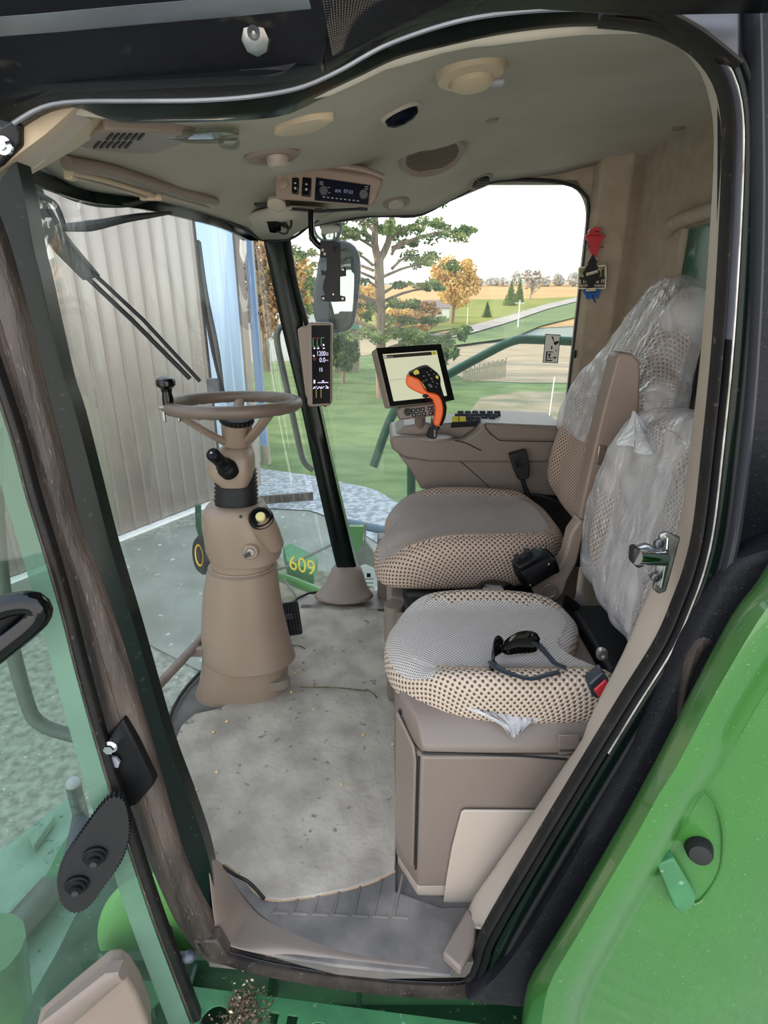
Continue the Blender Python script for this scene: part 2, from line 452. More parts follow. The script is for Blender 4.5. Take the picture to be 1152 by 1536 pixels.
M['husk2'] = mat('pale_husk', 'd4c7a2', .9)
M['leaf_blue'] = mat('blue_card', '2a5fae', .5)
M['card'] = mat('card_green', '6a7a52', .6, c2='b9b58c', scale=30)
M['carddark'] = mat('card_dark', '2c2a20', .6)
M['paper'] = mat('paper_cream', 'ece3cc', .6)
M['sticker'] = mat('sticker_white', 'dcdad0', .6)
M['ink'] = mat('black_ink', '151515', .6)
M['glass'] = glassmat('windshield_glass', 'ecf2ee', 1.6, haze=.04)
M['sideglass'] = glassmat('side_glass', 'f2f5f3', 1.16, haze=.035)
M['doorglass'] = glassmat('door_glass', 'e6efe9', 1.35, haze=.06, hc='b4ccbe')
M['lens'] = glassmat('clear_lens', 'e8e8e2', 1.5, haze=.3)
M['shade'] = mat('sunglass_lens', '0a0c08', .06, coat=.5)
M['slate'] = mat('slate_plastic', '2b3038', .35)
M['mirror'] = mat('mirror_face', 'c8d0d0', .02, 1.0)
M['dots'] = dotmat('beige_woven_cloth', 'bfae9d', '5a4b42', .0165, .0165)
M['dots2'] = dotmat('brown_woven_cloth', 'b39e8e', '55463e', .0165, .0165)
M['fine'] = dotmat('grey_woven_cloth', 'c6beb8', '6b6361', .0085, .0085, .0, .75)
M['fine2'] = dotmat('worn_grey_cloth', 'a89d97', '6e6461', .0075, .0075, .0, .8)
M['film'] = filmmat('clear_plastic_film', .08, .42)
M['film3'] = filmmat('clear_thin_film', .06, .10)
M['film2'] = filmmat('clear_plastic_film_thick', .16, .6)

# ================================================================ ground
def terr(x, y):
    z = GZ
    if y > 46: z += (y-46)*.0365+1.2*math.sin((y-46)*.011)*sstep(46, 120, y)*.5
    z += sstep(46, 200, y)*max(-30, min(60, x))*.022
    if y > 255: z -= (y-255)*.05
    return z
def T(u, v, dz=0.0):
    r = ray(u, v); lo, hi = 1.0, 400.0; prev = None
    y = 4.0
    while y < 420:
        p = V((0, 0, CZ))+r*(y/r.y)
        if p.z < terr(p.x, p.y): break
        y *= 1.02
    a, b = y/1.02, y
    for _ in range(20):
        m = (a+b)/2; p = V((0, 0, CZ))+r*(m/r.y)
        if p.z < terr(p.x, p.y): b = m
        else: a = m
    p = V((0, 0, CZ))+r*(b/r.y); p.z = terr(p.x, p.y)+dz
    return p
M['soil'] = mat('gravel_ground', '9a9c90', .95, c2='6d7264', scale=14, detail=12, bump=.5, bscale=40, dust='c8c8c0', dscale=30)
M['concrete'] = mat('concrete_apron', '8b8f85', .9, c2='767b70', scale=1.6, detail=10, bump=.15, bscale=30, dust='b8beb4', dscale=9)
M['stone'] = mat('crushed_stone', 'a9acae', .9, c2='7c8284', scale=11, detail=10, bump=.6, bscale=20, thr=(.42, .58))
M['grass'] = mat('lawn_grass', '76875a', .95, c2='5c7046', scale=.9, detail=12, bump=.6, bscale=8, spec=.1, stretch=(1, 2.2, 1))
M['stub'] = mat('corn_stubble', 'b3a184', .95, c2='93826a', scale=1.3, detail=12, bump=.6, spec=.1, stretch=(.4, 2.5, 1))
M['dirt'] = mat('bare_dirt', '9d9079', .95, c2='7d7a5f', scale=1.2, detail=10, spec=.1)
M['gold'] = mat('harvested_field', 'c79f6e', .95, c2='b48c5e', scale=.12, detail=10, spec=.1, stretch=(.5, 2, 1))
M['lawn2'] = mat('far_lawn', '938f48', .95, c2='7c8243', scale=.15, detail=8, spec=.1)
M['verge'] = mat('shaded_verge', '788658', .95, c2='6a7750', scale=.3, spec=.1)  # grass strip with its shadow put into the darker green
M['roadm'] = mat('gravel_road', 'b3a79b', .95, c2='a0958b', scale=.6, spec=.1)
ys = [-6, 0, 6, 14, 25, 46, 60, 80, 100, 125, 150, 180, 215, 255, 300, 420]
G = [[V((x, y, terr(x, y))) for x in (-160, -60, -30, -10, 0, 10, 25, 45, 80, 200)] for y in ys]
struct(MB().grid(G).build('ground', M['soil'], angle=180))
def sheet(name, A, B, m, dz, na=26, nb=10, kind='structure'):
    A = lin([V((a[0], a[1], 0)) for a in A], na); B = lin([V((b[0], b[1], 0)) for b in B], na)
    G = [[T(*(a.lerp(b, j/(nb-1))[:2]), dz) for a, b in zip(A, B)] for j in range(nb)]
    o = MB().grid(G).build(name, m, angle=180); o['kind'] = kind; return o
sheet('lawn', [(250, 726), (386, 704), (450, 712), (560, 735), (605, 760), (700, 800), (900, 880)], [(250, 548), (500, 540), (560, 532), (640, 535), (700, 570), (780, 573), (1000, 575)], M['grass'], .02)
sheet('stone_driveway', [(340, 770), (400, 764), (470, 768), (540, 800), (620, 850), (760, 900)], [(340, 700), (386, 704), (450, 712), (560, 735), (605, 760), (700, 800)], M['stone'], .025)
sheet('concrete_apron', [(-60, 1010), (90, 930), (205, 958), (300, 1008), (480, 1060), (700, 1000)], [(-60, 906), (30, 872), (165, 820), (385, 764), (470, 768), (700, 870)], M['concrete'], .012)
sheet('bare_patch', [(690, 640), (780, 645), (900, 640)], [(720, 598), (780, 588), (900, 590)], M['dirt'], .03)
sheet('stubble_field', [(470, 545), (560, 532), (640, 538), (700, 572), (780, 575), (1000, 577)], [(470, 500), (600, 498), (690, 517), (760, 515), (860, 512), (1000, 510)], M['stub'], .035)
sheet('harvested_field', [(500, 500), (690, 500), (860, 490), (1000, 480)], [(500, 428), (700, 428), (860, 424), (1000, 420)], M['gold'], .05, nb=22)
sheet('far_lawn', [(500, 500), (620, 505), (690, 494), (760, 480), (830, 462), (876, 450)], [(500, 455), (620, 454), (690, 451), (760, 450), (810, 449), (876, 446)], M['lawn2'], .16, nb=16)
sheet('shaded_verge', [(660, 525), (700, 520), (770, 510), (810, 492), (876, 475)], [(660, 508), (700, 500), (770, 484), (820, 462), (876, 449)], M['verge'], .2, nb=12)
sheet('country_road', [(655, 517), (700, 507), (760, 489), (820, 467), (876, 452)], [(655, 511), (700, 495), (760, 478), (820, 459), (876, 446)], M['roadm'], .3, nb=8)

# ================================================================ barn
M['siding'] = mat('beige_steel_siding', 'b5a99f', .5, c2='ab9f95', scale=2, stretch=(1, 1, .2))
M['siding2'] = mat('skylit_steel_siding', 'c6d8ee', .45, c2='bacfe8', scale=2, stretch=(1, 1, .2))  # sky light on the panel put into its pale blue
M['siding_rib'] = mat('shaded_steel_rib', '9a8c82', .5)  # shade of the ribs put into a darker beige
M['barntrim'] = mat('barn_trim', '8a7b74', .6)
M['spout'] = mat('blue_downspout', '7f9cc4', .4)
M['post'] = mat('weathered_wood', '8d8570', .9, c2='a09880', scale=6, stretch=(4, 4, .5), bump=.2)
b0 = P(30, 866, z=GZ); b1 = P(385, 728, z=GZ); bd = (b1-b0).normalized(); bn = V((bd.y, -bd.x, 0))   # bn faces the cab
if bn.dot(V((0, 0, 0))-b0) < 0: bn = -bn
Lw = (b1-b0).length
barn = thing('metal_barn', 'long beige ribbed steel barn standing beside the concrete apron', 'building', (b0+b1)/2)
def siding(a, b, h0, h1, pitch, m, name, off=0.0, rib=.025):
    rm_ = M['siding_rib'] if m is M['siding'] else m
    prof = []; s = a
    while s < b:
        for ds, d in ((0, 0), (pitch*.78, 0), (pitch*.83, rib), (pitch*.95, rib)):
            if s+ds < b: prof.append((s+ds, d))
        s += pitch
    prof.append((b, 0))
    G = [[b0+bd*s+bn*(d+off)+V((0, 0, z)) for s, d in prof] for z in (h0, h1)]
    mb = MB(); mb.grid(G)
    for i in range(len(prof)-1): mb.mi[i] = 1 if abs(prof[i][1])+abs(prof[i+1][1]) > 0 else 0
    return mb.build(name, [m, rm_], barn, angle=10, solid=.004)
siding(-17, Lw*.80, .06, 6.2, .24, M['siding'], 'siding')  # unseen left end stretched to keep the sun off the cab
siding(Lw*.80, Lw-.12, .06, 6.2, .24, M['siding2'], 'door_panel', .05)
bk = MB()
for s0, s1 in ((-17, Lw),):
    q = [b0+bd*s0-bn*.03, b0+bd*s1-bn*.03, b0+bd*s1-bn*8, b0+bd*s0-bn*8]
    bk.prism([p+V((0, 0, .02)) for p in q], (0, 0, 6.18))
bk.build('inner_walls', M['barntrim'], barn)
MB().box(b0+bd*(Lw-.06)+bn*.05+V((0, 0, 3.1)), (.14, .12, 6.2), (bd, bn, V((0, 0, 1)))).build('corner_trim', M['barntrim'], barn)
MB().box(b0+bd*(Lw/2-8.5)+bn*.05+V((0, 0, .02)), (Lw+17, .12, .04), (bd, bn, V((0, 0, 1)))).build('base_trim', M['white'], barn)
MB().prism([b0+bd*-17.3+bn*.4+V((0, 0, 6.2)), b0+bd*(Lw+.3)+bn*.4+V((0, 0, 6.2)), b0+bd*(Lw+.3)-bn*4+V((0, 0, 7.4)), b0+bd*-17.3-bn*4+V((0, 0, 7.4))], (0, 0, .1)).build('roof', M['barntrim'], barn)
sp_b = P(396, 668, y=10.7)
t = thing('downspout', 'blue downspout hanging at the corner of the steel barn', 'downspout', (sp_b.x, sp_b.y, sp_b.z))
pt = P(362, 330, y=10.7)
mb = MB(); top = V((sp_b.x, sp_b.y, 4.2)); mb.box((sp_b+top)/2, (.13, .1, (top-sp_b).z))
for k in range(6): mb.box(V((sp_b.x, sp_b.y, sp_b.z+.04+.03*k)), (.145, .115, .012))
mb.build('pipe', M['spout'], t)
MB().box((sp_b.x, sp_b.y+.07, 1), (.18, .03, .05)).build('strap', M['greymetal'], t)
wp = P(399, 690, y=11.4); o = MB().cyl((wp.x, wp.y, GZ), (wp.x-.02, wp.y, 4.6), .10, .085).build('wooden_post', M['post'])
tag(o, 'weathered wooden post standing just past the barn corner', 'post')
o = MB().box(P(430, 748, z=GZ+.08), (.9, .06, .16), (V((1, .25, 0)).normalized(), V((-.25, 1, 0)).normalized(), V((0, 0, 1)))).build('timber_edging', M['dirtbrown'])
tag(o, 'dark board edging lying across the crushed stone', 'board')

# ================================================================ trees
M['bark'] = mat('pine_bark', '9c8a7a', .95, c2='7c6c60', scale=6, stretch=(2, 2, .5), bump=.4)
M['pine'] = mat('pine_needles', '818f62', .9, c2='9da56c', scale=.8, spec=.1)
M['pine_d'] = mat('dark_needles', '566a48', .9, c2='6a7d50', scale=.8, spec=.1)
M['goldleaf'] = mat('golden_leaves', 'dfbb7a', .9, c2='cfa866', scale=.5, spec=.1)
M['brownleaf'] = mat('brown_leaves', 'b48d62', .9, c2='987a58', scale=.8, spec=.1)
M['twig'] = mat('bare_twigs', 'a8988a', .95)
M['haze'] = mat('distant_woods', 'cfcbc5', .95, c2='c0bdb8', scale=.3)  # air haze put into the pale grey of the trees
M['spruce'] = mat('spruce_green', '5c7443', .9, c2='758a4a', scale=.8, spec=.1)
rnd = random.Random(11)
def leaves(mb, c, rad, n, s, mi=0, flat=1.0):
    for _ in range(n):
        while True:
            q = V((rnd.uniform(-1, 1), rnd.uniform(-1, 1), rnd.uniform(-1, 1)))
            if q.length < 1: break
        p = V(c)+V((q.x*rad[0], q.y*rad[1], q.z*rad[2]))
        a = V((rnd.gauss(0, 1), rnd.gauss(0, 1), rnd.gauss(0, flat))).normalized(); b = a.orthogonal().normalized()
        b = (b*math.cos(rnd.random()*6)+a.cross(b)*math.sin(rnd.random()*6))
        k = s*rnd.uniform(.6, 1.4)
        mb.add([p-a*k, p+b*k*.7, p+a*k, p-b*k*.6], [(0, 1, 2, 3)], mi)
pb = P(573, 598, z=GZ); py = pb.y
pine = thing('pine_tree', 'tall spreading pine with a forked grey trunk out on the lawn', 'tree', pb)
def Q(u, v, dy=0): return P(u, v, y=py+dy)
mb = MB(); mb.tube([pb, Q(571, 520), Q(570, 450), Q(568, 385)], [.2, .17, .16, .15], n=12, smooth=14)
mb.tube([Q(568, 392), Q(562, 365), Q(563, 325), Q(556, 270), Q(560, 200)], [.13, .1, .09, .07, .04], n=8, smooth=14)
mb.tube([Q(569, 390), Q(582, 365), Q(588, 325), Q(592, 270), Q(590, 190)], [.12, .09, .08, .06, .03], n=8, smooth=14)
tuft = [(600, 345, 45, 8), (665, 352, 42, 13), (640, 335, 35, 8), (690, 345, 22, 8), (620, 385, 40, 9), (655, 395, 35, 12), (620, 425, 40, 9), (655, 432, 20, 7), (530, 330, 40, 12),
        (500, 350, 35, 10), (530, 300, 50, 14), (600, 300, 45, 10), (640, 300, 30, 10), (520, 415, 30, 10), (490, 400, 28, 10), (500, 440, 36, 12), (540, 455, 30, 10), (600, 455, 34, 9), (560, 470, 24, 12),
        (600, 500, 38, 12), (640, 510, 30, 12), (665, 520, 22, 12), (540, 500, 30, 12), (500, 480, 30, 12), (470, 430, 22, 18), (455, 380, 30, 16), (610, 480, 40, 8), (650, 480, 26, 7), (470, 470, 22, 18), (690, 500, 18, 14),
        (560, 240, 60, 18), (620, 240, 50, 14), (500, 250, 50, 14), (590, 180, 50, 16), (540, 350, 14, 12), (580, 340, 12, 12), (450, 330, 24, 14), (520, 380, 22, 8), (605, 365, 26, 7)]
px = 1/850*(py*.934+.5)
fm = MB()
for (u, v, ru, rv) in tuft:
    c = Q(u, v, rnd.uniform(-1.6, 1.6)); 
    st = Q(570 if v > 385 else (560 if u < 575 else 588), min(590, v+12+abs(u-570)*.12))
    mb.tube([st, st.lerp(c, .5)+V((0, 0, .12)), c], [.055, .04, .02], n=5, smooth=6)
    for k in range(12):
        a = rnd.uniform(-1, 1)
        cc = c+V((a*ru*px*.85, rnd.uniform(-.7, .7), rnd.uniform(-.6, .6)*rv*px+.15*abs(a)*-rv*px))
        leaves(fm, cc, (ru*px*.28, .45, rv*px*.42), 70, .045, 1 if rnd.random() < .45 else 0, .5)
mb.build('trunk', M['bark'], pine); fm.build('foliage', [M['pine'], M['pine_d']], pine, angle=180)
def broad(name, label, cat, u, vb, vt, ru, mt, n=900, s=.16, trunk=True, bare=False, grp=None, y=None):
    base = T(u, vb) if y is None else V((P(u, vb, y=y).x, y, terr(P(u, vb, y=y).x, y)))
    k = (base.y*.934)/850; H = (P(u, vt, y=base.y)).z-base.z; R = ru*k
    t = thing(name, label, cat, base, grp); 
    tb = MB(); tb.tube([base, base+V((R*.05, 0, H*.35)), base+V((0, 0, H*.8))], [H*.035, H*.025, H*.008], n=7, smooth=6)
    for q in range(22 if bare else 10):
        a = q*2.4; h = H*(.25+.5*((q*.618) % 1)); e = base+V((math.cos(a)*R*rnd.uniform(.6, .95), math.sin(a)*R*.8, min(H*.98, h+H*.35)))
        tb.tube([base+V((0, 0, h*.8)), (base+V((0, 0, h))).lerp(e, .5)+V((0, 0, H*.03)), e], [H*.012, H*.007, H*.002], n=4, smooth=5)
        if bare:
            for z in range(6):
                s0 = (base+V((0, 0, h))).lerp(e, rnd.uniform(.3, .9)); tb.tube([s0, s0+V((rnd.uniform(-1, 1), rnd.uniform(-1, 1), rnd.uniform(.2, 1)))*R*.35], [H*.004, H*.001], n=3)
    tb.build('trunk', M['twig'] if bare else M['bark'], t)
    fb = MB()
    for q in range(14):
        a = q*2.399; rr = R*math.sqrt(((q+.5)/14))*.75
        leaves(fb, base+V((math.cos(a)*rr, math.sin(a)*rr, H*(.62+.28*math.sin(q*1.7)*(1-.4*rr/R)))), (R*.38, R*.38, H*.17), n//14, s)
    fb.build('foliage', mt, t, angle=180)
    return t
broad('brush', 'pale orange brush thicket beyond the pine right of its trunk', 'brush', 598, 500, 462, 24, M['goldleaf'], 2200, .13, y=52)
broad('brush', 'brown brush thicket at the field edge left of the white house', 'brush', 632, 512, 470, 22, M['brownleaf'], 2000, .12, y=49)
broad('brush', 'tan brush thicket behind the green garden shed', 'brush', 515, 520, 455, 26, M['brownleaf'], 2200, .12, y=47)
broad('willow_tree', 'golden leaved broad tree lit by the sun behind the pine', 'tree', 678, 478, 385, 38, M['goldleaf'], 5200, .15, y=60)
broad('shrub_tree', 'low orange brown tree between the pine trunk and the golden tree', 'tree', 622, 500, 450, 36, M['brownleaf'], 2600, .16, y=56)
broad('shrub_tree', 'orange leaved tree seen left of the pine trunk behind the mirror', 'tree', 540, 505, 425, 30, M['goldleaf'], 2200, .16, y=54)
broad('maple_tree', 'orange brown leafy tree growing beside the wooden post', 'tree', 400, 560, 345, 36, M['brownleaf'], 6000, .10, y=27)
broad('maple_tree', 'brown leafed tree seen through the glass left of the black pillar', 'tree', 445, 560, 370, 34, M['goldleaf'], 5200, .10, y=31)
broad('bush', 'dark green bush under the pine behind the touchscreen', 'bush', 640, 560, 500, 46, M['pine_d'], 3200, .09, y=24)
broad('bush', 'dark green bush at the foot of the pine beside the pillar monitor', 'bush', 515, 572, 500, 26, M['pine_d'], 2600, .08, y=23)
broad('bush', 'brown leafless bush in front of the field left of the round mirror', 'bush', 470, 570, 490, 34, M['brownleaf'], 2600, .09, y=25)
broad('bare_tree', 'leafless rounded tree standing at the field edge by two spruces', 'tree', 795, 450, 403, 17, M['twig'], 260, .3, bare=True)
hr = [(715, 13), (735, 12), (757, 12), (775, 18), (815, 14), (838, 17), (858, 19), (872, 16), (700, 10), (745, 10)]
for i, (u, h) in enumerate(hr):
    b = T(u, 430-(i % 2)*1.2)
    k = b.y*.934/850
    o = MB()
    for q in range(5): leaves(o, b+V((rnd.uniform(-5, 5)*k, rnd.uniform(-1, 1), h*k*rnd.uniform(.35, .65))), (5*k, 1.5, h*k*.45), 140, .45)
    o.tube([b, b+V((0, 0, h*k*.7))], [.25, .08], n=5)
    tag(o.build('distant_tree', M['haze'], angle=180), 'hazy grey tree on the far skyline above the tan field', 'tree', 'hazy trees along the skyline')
def conifer(label, u, vb, vt, ru, y=None, m=None):
    b = T(u, vb); k = b.y*.934/850; H = P(u, vt, y=b.y).z-b.z; R = ru*k
    t = thing('spruce_tree', label, 'tree', b); MB().tube([b, b+V((0, 0, H*.9))], [H*.03, H*.01], n=6).build('trunk', M['bark'], t)
    fb = MB()
    for q in range(16):
        f = q/15; rr = R*(1-f)*.9+.05
        leaves(fb, b+V((0, 0, H*(.08+.88*f))), (rr, rr, H*.06), int(60+260*(1-f)), H*.022)
    fb.build('foliage', m or M['spruce'], t, angle=180)
conifer('wide green spruce beside a taller one across the road', 765, 460, 421, 13)
conifer('tall narrow green spruce right of a wider spruce', 778, 456, 417, 9)
conifer('small dark spruce alone on the far lawn', 730, 478, 452, 9, m=M['pine_d'])
for u, vb, vt, r, lab in ((776.5, 494, 450, .06, 'white utility pole standing beside the country road'), (700.5, 491, 461, .035, 'thin pale pole on the far lawn left of the small spruce')):
    b = T(u, vb); tp = P(u, vt, y=b.y); o = MB().cyl(b, (b.x, b.y, tp.z), r, r*.8, n=8)
    if r > .05: o.box((b.x, b.y, tp.z-.25), (.9, .06, .06))
    tag(o.build('utility_pole', M['white']), lab, 'pole')
b = T(560, 500); 
for (u, v, wd, hh, lab, mm, nm) in ((655, 478, 2.6, 1.1, 'small white house far beyond the pine bush', M['white'], 'farmhouse'),):
    b = T(u, v); t = thing(nm, lab, 'building', b)
    MB().box(b+V((0, 0, hh/2)), (wd, 2, hh)).build('wall', mm, t)
    MB().prism([b+V((-wd*.55, -1.1, hh)), b+V((wd*.55, -1.1, hh)), b+V((wd*.55, 0, hh+.8)), b+V((-wd*.55, 0, hh+.8))], (0, 0, .08)).build('roof', M['barntrim'], t)
b = P(522, 556, y=27); b.z = GZ; t = thing('garden_shed', 'grey boarded shed with a teal roof behind the pillar monitor', 'building', b)
MB().box(b+V((0, 0, 1.0)), (1.1, 1.4, 2.0)).build('wall', M['post'], t)
MB().box(b+V((0, 0, 2.15)), (1.3, 1.6, .5), taper=.55).build('roof', M['rail'], t)
MB().box(b+V((.1, -.71, 1.3)), (.3, .02, .4)).build('window', M['lcd'], t)
# trellis fence
f0 = P(695, 575, z=GZ); f1 = P(757, 567, z=GZ); t = thing('garden_fence', 'low weathered slatted fence at the edge of the stubble field', 'fence', (f0+f1)/2)
mb = MB()
for i in range(26):
    p = f0.lerp(f1, i/25); h = .55+.25*i/25+.06*math.sin(i*2.3); mb.box(p+V((0, 0, h/2)), (.045, .02, h))
mb.build('slats', M['post'], t)
MB().tube([f0+V((0, .03, .45)), f1+V((0, .03, .62))], .03, n=6).build('rail', M['post'], t)
b = P(823, 631, z=GZ); tp = P(832, 565, y=b.y+.1); tag(MB().cyl(b, tp, .016, n=8).build('marker_stake', M['white']), 'thin white marker stake standing in the lawn', 'stake')
# ================================================================ cab shell
def interp(tab, x):
    if x <= tab[0][0]: return tab[0][1]
    for (a, p), (b, q) in zip(tab, tab[1:]):
        if x <= b: 
            t = (x-a)/(b-a); t = t*t*(3-2*t)*.5+t*.5
            return p+(q-p)*t
    return tab[-1][1]
YN, YF, XR = .80, 2.33, .91
ZN = [(-.5, 1.500), (-.19, 1.502), (-.075, 1.524), (.018, 1.556), (.09, 1.572), (.24, 1.585), (.9, 1.588)]
ZF = [(-.42, 1.52), (-.06, 1.578), (.12, 1.580), (.39, 1.69), (.575, 1.705), (.8, 1.745)]
ZM = [(-.6, 1.53), (-.3, 1.575), (-.1, 1.60), (.1, 1.665), (.3, 1.70), (.8, 1.745)]
TOPPX = [(52, 266), (120, 279), (220, 295), (330, 326), (375, 349), (400, 358)]
WT = [V((-.455, .80, 1.50)), V((-.575, .99, 1.505))]+[P(u, v, z=1.515) for u, v in TOPPX[1:-1]]+[V((-.44, 2.28, 1.52))]
WB = [V((-.375, .79, .02)), V((-.56, 1.10, .01)), P(250, 1085, z=.01), P(305, 1003, z=.01), P(400, 935, z=.01), P(455, 893, z=.01), V((-.23, 2.33, .01))]
XF = sorted([(p.y, p.x) for p in WT])
def xf(y): return interp(XF, y)
def ZC(x, y):
    t = max(0, min(1, (y-YN)/(YF-YN))); a, b, m = interp(ZN, x), interp(ZF, x), interp(ZM, x)
    z = a+(b-a)*t+(m-(a+b)/2)*max(0, math.sin(math.pi*t))**.55
    e = sstep(0, .16, x-xf(y))
    return 1.515+(z-1.515)*e if x-xf(y) < .16 else z
def CP(u, v, off=0.008):
    """where the line of sight through (u, v) meets the headliner"""
    r = ray(u, v); lo, hi = .5, 3.5
    for i in range(400):
        t = .6+i*.006; p = V((0, 0, CZ))+r*t
        if p.y > YN and p.z > ZC(p.x, p.y)-off: break
    return V((0, 0, CZ))+r*(t-.003)
def cnorm(p):
    h = .02; n = V(((ZC(p.x+h, p.y)-ZC(p.x-h, p.y))/(2*h), (ZC(p.x, p.y+h)-ZC(p.x, p.y-h))/(2*h), -1)); return n.normalized()
NY, NX = 40, 44
G = []
for j in range(NY):
    y = YN+(YF-YN)*j/(NY-1); a = xf(y)
    G.append([V((a+(XR+.03-a)*i/(NX-1), y, ZC(a+(XR+.03-a)*i/(NX-1), y))) for i in range(NX)])
mb = MB(); mb.grid(G); ceil = mb.build('ceiling', M['liner'], angle=180, solid=.012); struct(ceil)
MB().prism([V((-.62, .80, 1.80)), V((1.0, .80, 1.80)), V((1.0, 2.5, 1.80)), V((-.5, 2.5, 1.80)), V((-.72, 1.7, 1.80))], (0, 0, .10)).build('trim_41', M['roof'])['kind'] = 'structure'
# header shell closing the ceiling above the windows and the door
MB().band([V((x, 2.35, min(interp(ZF, x)-.004, 1.682))) for x in (-.44, -.2, -.05, .12, .25, .39, .57, .76, .9)], [V((x, 2.35, 1.84)) for x in (-.44, -.2, -.05, .12, .25, .39, .57, .76, .9)], (0, .05, 0)).build('trim_40', M['backtrim'])['kind'] = 'structure'
# floor
fl = [(p.x, p.y) for p in spline(WB, 24)]+[(.2, 2.40), (.92, 2.40), (.92, .79), (.2, .77), (-.1, .765)]
o = MB().prism([V((x, y, -.05)) for x, y in fl], (0, 0, .05)).build('floor', M['floor']); struct(o)
# rear wall: panel with a window opening, recessed reveal
rw = MB(); y0, y1, z0, z1 = 1.02, 1.93, 1.245, 1.495
def rect(mb, ya, yb, za, zb, x=XR): mb.add([V((x, ya, za)), V((x, yb, za)), V((x, yb, zb)), V((x, ya, zb))], [(0, 1, 2, 3)])
rw.box((XR+.012, (y0+y1)/2, (1.8+z1+.05)/2), (.024, y1-y0, 1.8-z1-.05))
rw.box((XR+.012, (.80+y0)/2, .9), (.024, y0-.80, 1.8)); rw.box((XR+.012, (y1+2.42)/2, .9), (.024, 2.42-y1, 1.8)); rw.box((XR+.012, 1.475, z0/2), (.024, .92, z0))
rw.box((XR+.02, 1.475, z1+.03), (.04, .92, .07)); 
rw.build('wall_back', M['backtrim'])['kind'] = 'structure'
MB().tube([V((XR-.004, y0-.1, z1+.012)), V((XR-.03, 1.5, z1+.022)), V((XR-.02, y1+.02, z1+.012)), V((XR+.004, y1+.09, z1-.01))], .022, n=12, smooth=14).build('trim_1', M['backtrim'])['kind'] = 'structure'
MB().box((XR+.02, 1.475, (z0+z1)/2), (.005, y1-y0+.02, z1-z0+.02)).build('window_3', M['sideglass'])['kind'] = 'structure'
o = MB().box((1.35, 1.6, 1.2), (.1, 2.8, 2.4)); o.box((1.28, 2.25, 1.2), (.05, .10, 2.2)); o.box((1.28, 2.72, 1.2), (.05, .10, 2.2)); o = o.build('grain_tank_panel', M['green2'])
tag(o, 'dark green ribbed steel tank panel behind the small rear window', 'panel')
# rear far corner post trim
mb = MB(); ring = []
for z in [i*.1 for i in range(2, 19)]:
    xl = .755+ (.10*sstep(1.52, 1.66, z)*0 )
    ring.append([V((xl, 2.33, z)), V((xl+.012, 2.295, z)), V((.84, 2.285, z)), V((.865, 2.27, z)), V((.93, 2.30, z)), V((.93, 2.38, z)), V((xl, 2.38, z))])
mb.loft(ring); mb.build('trim_2', M['backtrim'], bevel=.008, seg=3)['kind'] = 'structure'
MB().tube([V((.868, 2.285, .2)), V((.868, 2.285, 1.73))], .006, n=6).build('trim_3', M['matte'])['kind'] = 'structure'
# corner fillet of the far window top right
c0 = V((.655, 2.345, 1.565)); q = [V((.655+.1*math.cos(t), 2.345, 1.565+.1*math.sin(t)*1.15)) for t in [math.pi/2*i/8 for i in range(9)]]
MB().prism(q+[V((.655, 2.345, 1.80)), V((.77, 2.345, 1.80)), V((.77, 2.345, 1.565))], (0, .03, 0)).build('trim_4', M['backtrim'])['kind'] = 'structure'
wseal = [V((-.44, 2.335, 1.515)), V((-.06, 2.335, 1.572)), V((.12, 2.335, 1.574)), V((.25, 2.335, 1.63)), V((.39, 2.335, 1.683)), V((.60, 2.335, 1.685)), V((.72, 2.335, 1.65)), V((.753, 2.335, 1.56)), V((.753, 2.335, 1.2)), V((.753, 2.335, .75)), V((.75, 2.335, .3))]
MB().tube(wseal, .006, n=8, smooth=70).build('trim_5', M['matte'])['kind'] = 'structure'
# glass
def ws(n, m):
    A = spline(WB, n); B = spline(WT, n); return [[a.lerp(b, j/(m-1))+V((-.035*math.sin(math.pi*j/(m-1)), 0, 0)) for a, b in zip(A, B)] for j in range(m)]
W_ = ws(30, 14)
o = MB().grid(W_).build('window_1', M['glass'], angle=180); struct(o)
gp = [V((-.25, 2.345, .03)), V((.76, 2.345, .03)), V((.76, 2.345, 1.60)), V((.70, 2.345, 1.69)), V((.39, 2.345, 1.70)), V((.12, 2.345, 1.585)), V((-.06, 2.345, 1.585)), V((-.44, 2.345, 1.53))]
o = MB().prism(gp, (0, .005, 0)).build('window_2', M['sideglass']); struct(o)
# black edge band of the windshield top and bottom
n = 30; A = [p+V((.004, 0, -.004)) for p in spline(WT, n)]; B = [p+V((.0, 0, .012)) for p in A]
Bt = [a+(b-a).normalized()*.028 for a, b in zip(spline(WT, n), spline(WB, n))]
MB().band([p+V((.004, 0, .006)) for p in spline(WT, n)], [p+V((.004, 0, 0)) for p in Bt], (-.01, 0, 0)).build('trim_6', M['frit'])['kind'] = 'structure'
MB().tube([p+V((.006, 0, .004)) for p in spline(WB, 30)], .006, n=8).build('trim_7', M['matte'])['kind'] = 'structure'
# far front corner pillar
pl = [((393, 350), (424, 350)), ((420, 480), (452, 480)), ((450, 605), (478, 605)), ((478, 735), (507, 735)), ((505, 852), (535, 852)), ((520, 900), (548, 900))]
A = [P(u, v, y=2.30) for (u, v), _ in pl]; B = [P(u, v, y=2.30) for _, (u, v) in pl]
mb = MB().band(spline(A, 20), spline(B, 20), (0, .07, 0), .012)
o = mb.build('trim_8', M['frit']); struct(o)
A2 = spline([P(u, v, y=2.33) for (u, v) in ((427, 352), (440, 430), (457, 490), (486, 610))], 12); B2 = spline([P(u, v, y=2.33) for (u, v) in ((434, 352), (447, 428), (464, 490), (490, 610))], 12)
MB().band(A2, B2, (0, .02, 0), .004).build('trim_9', M['matte'])['kind'] = 'structure'
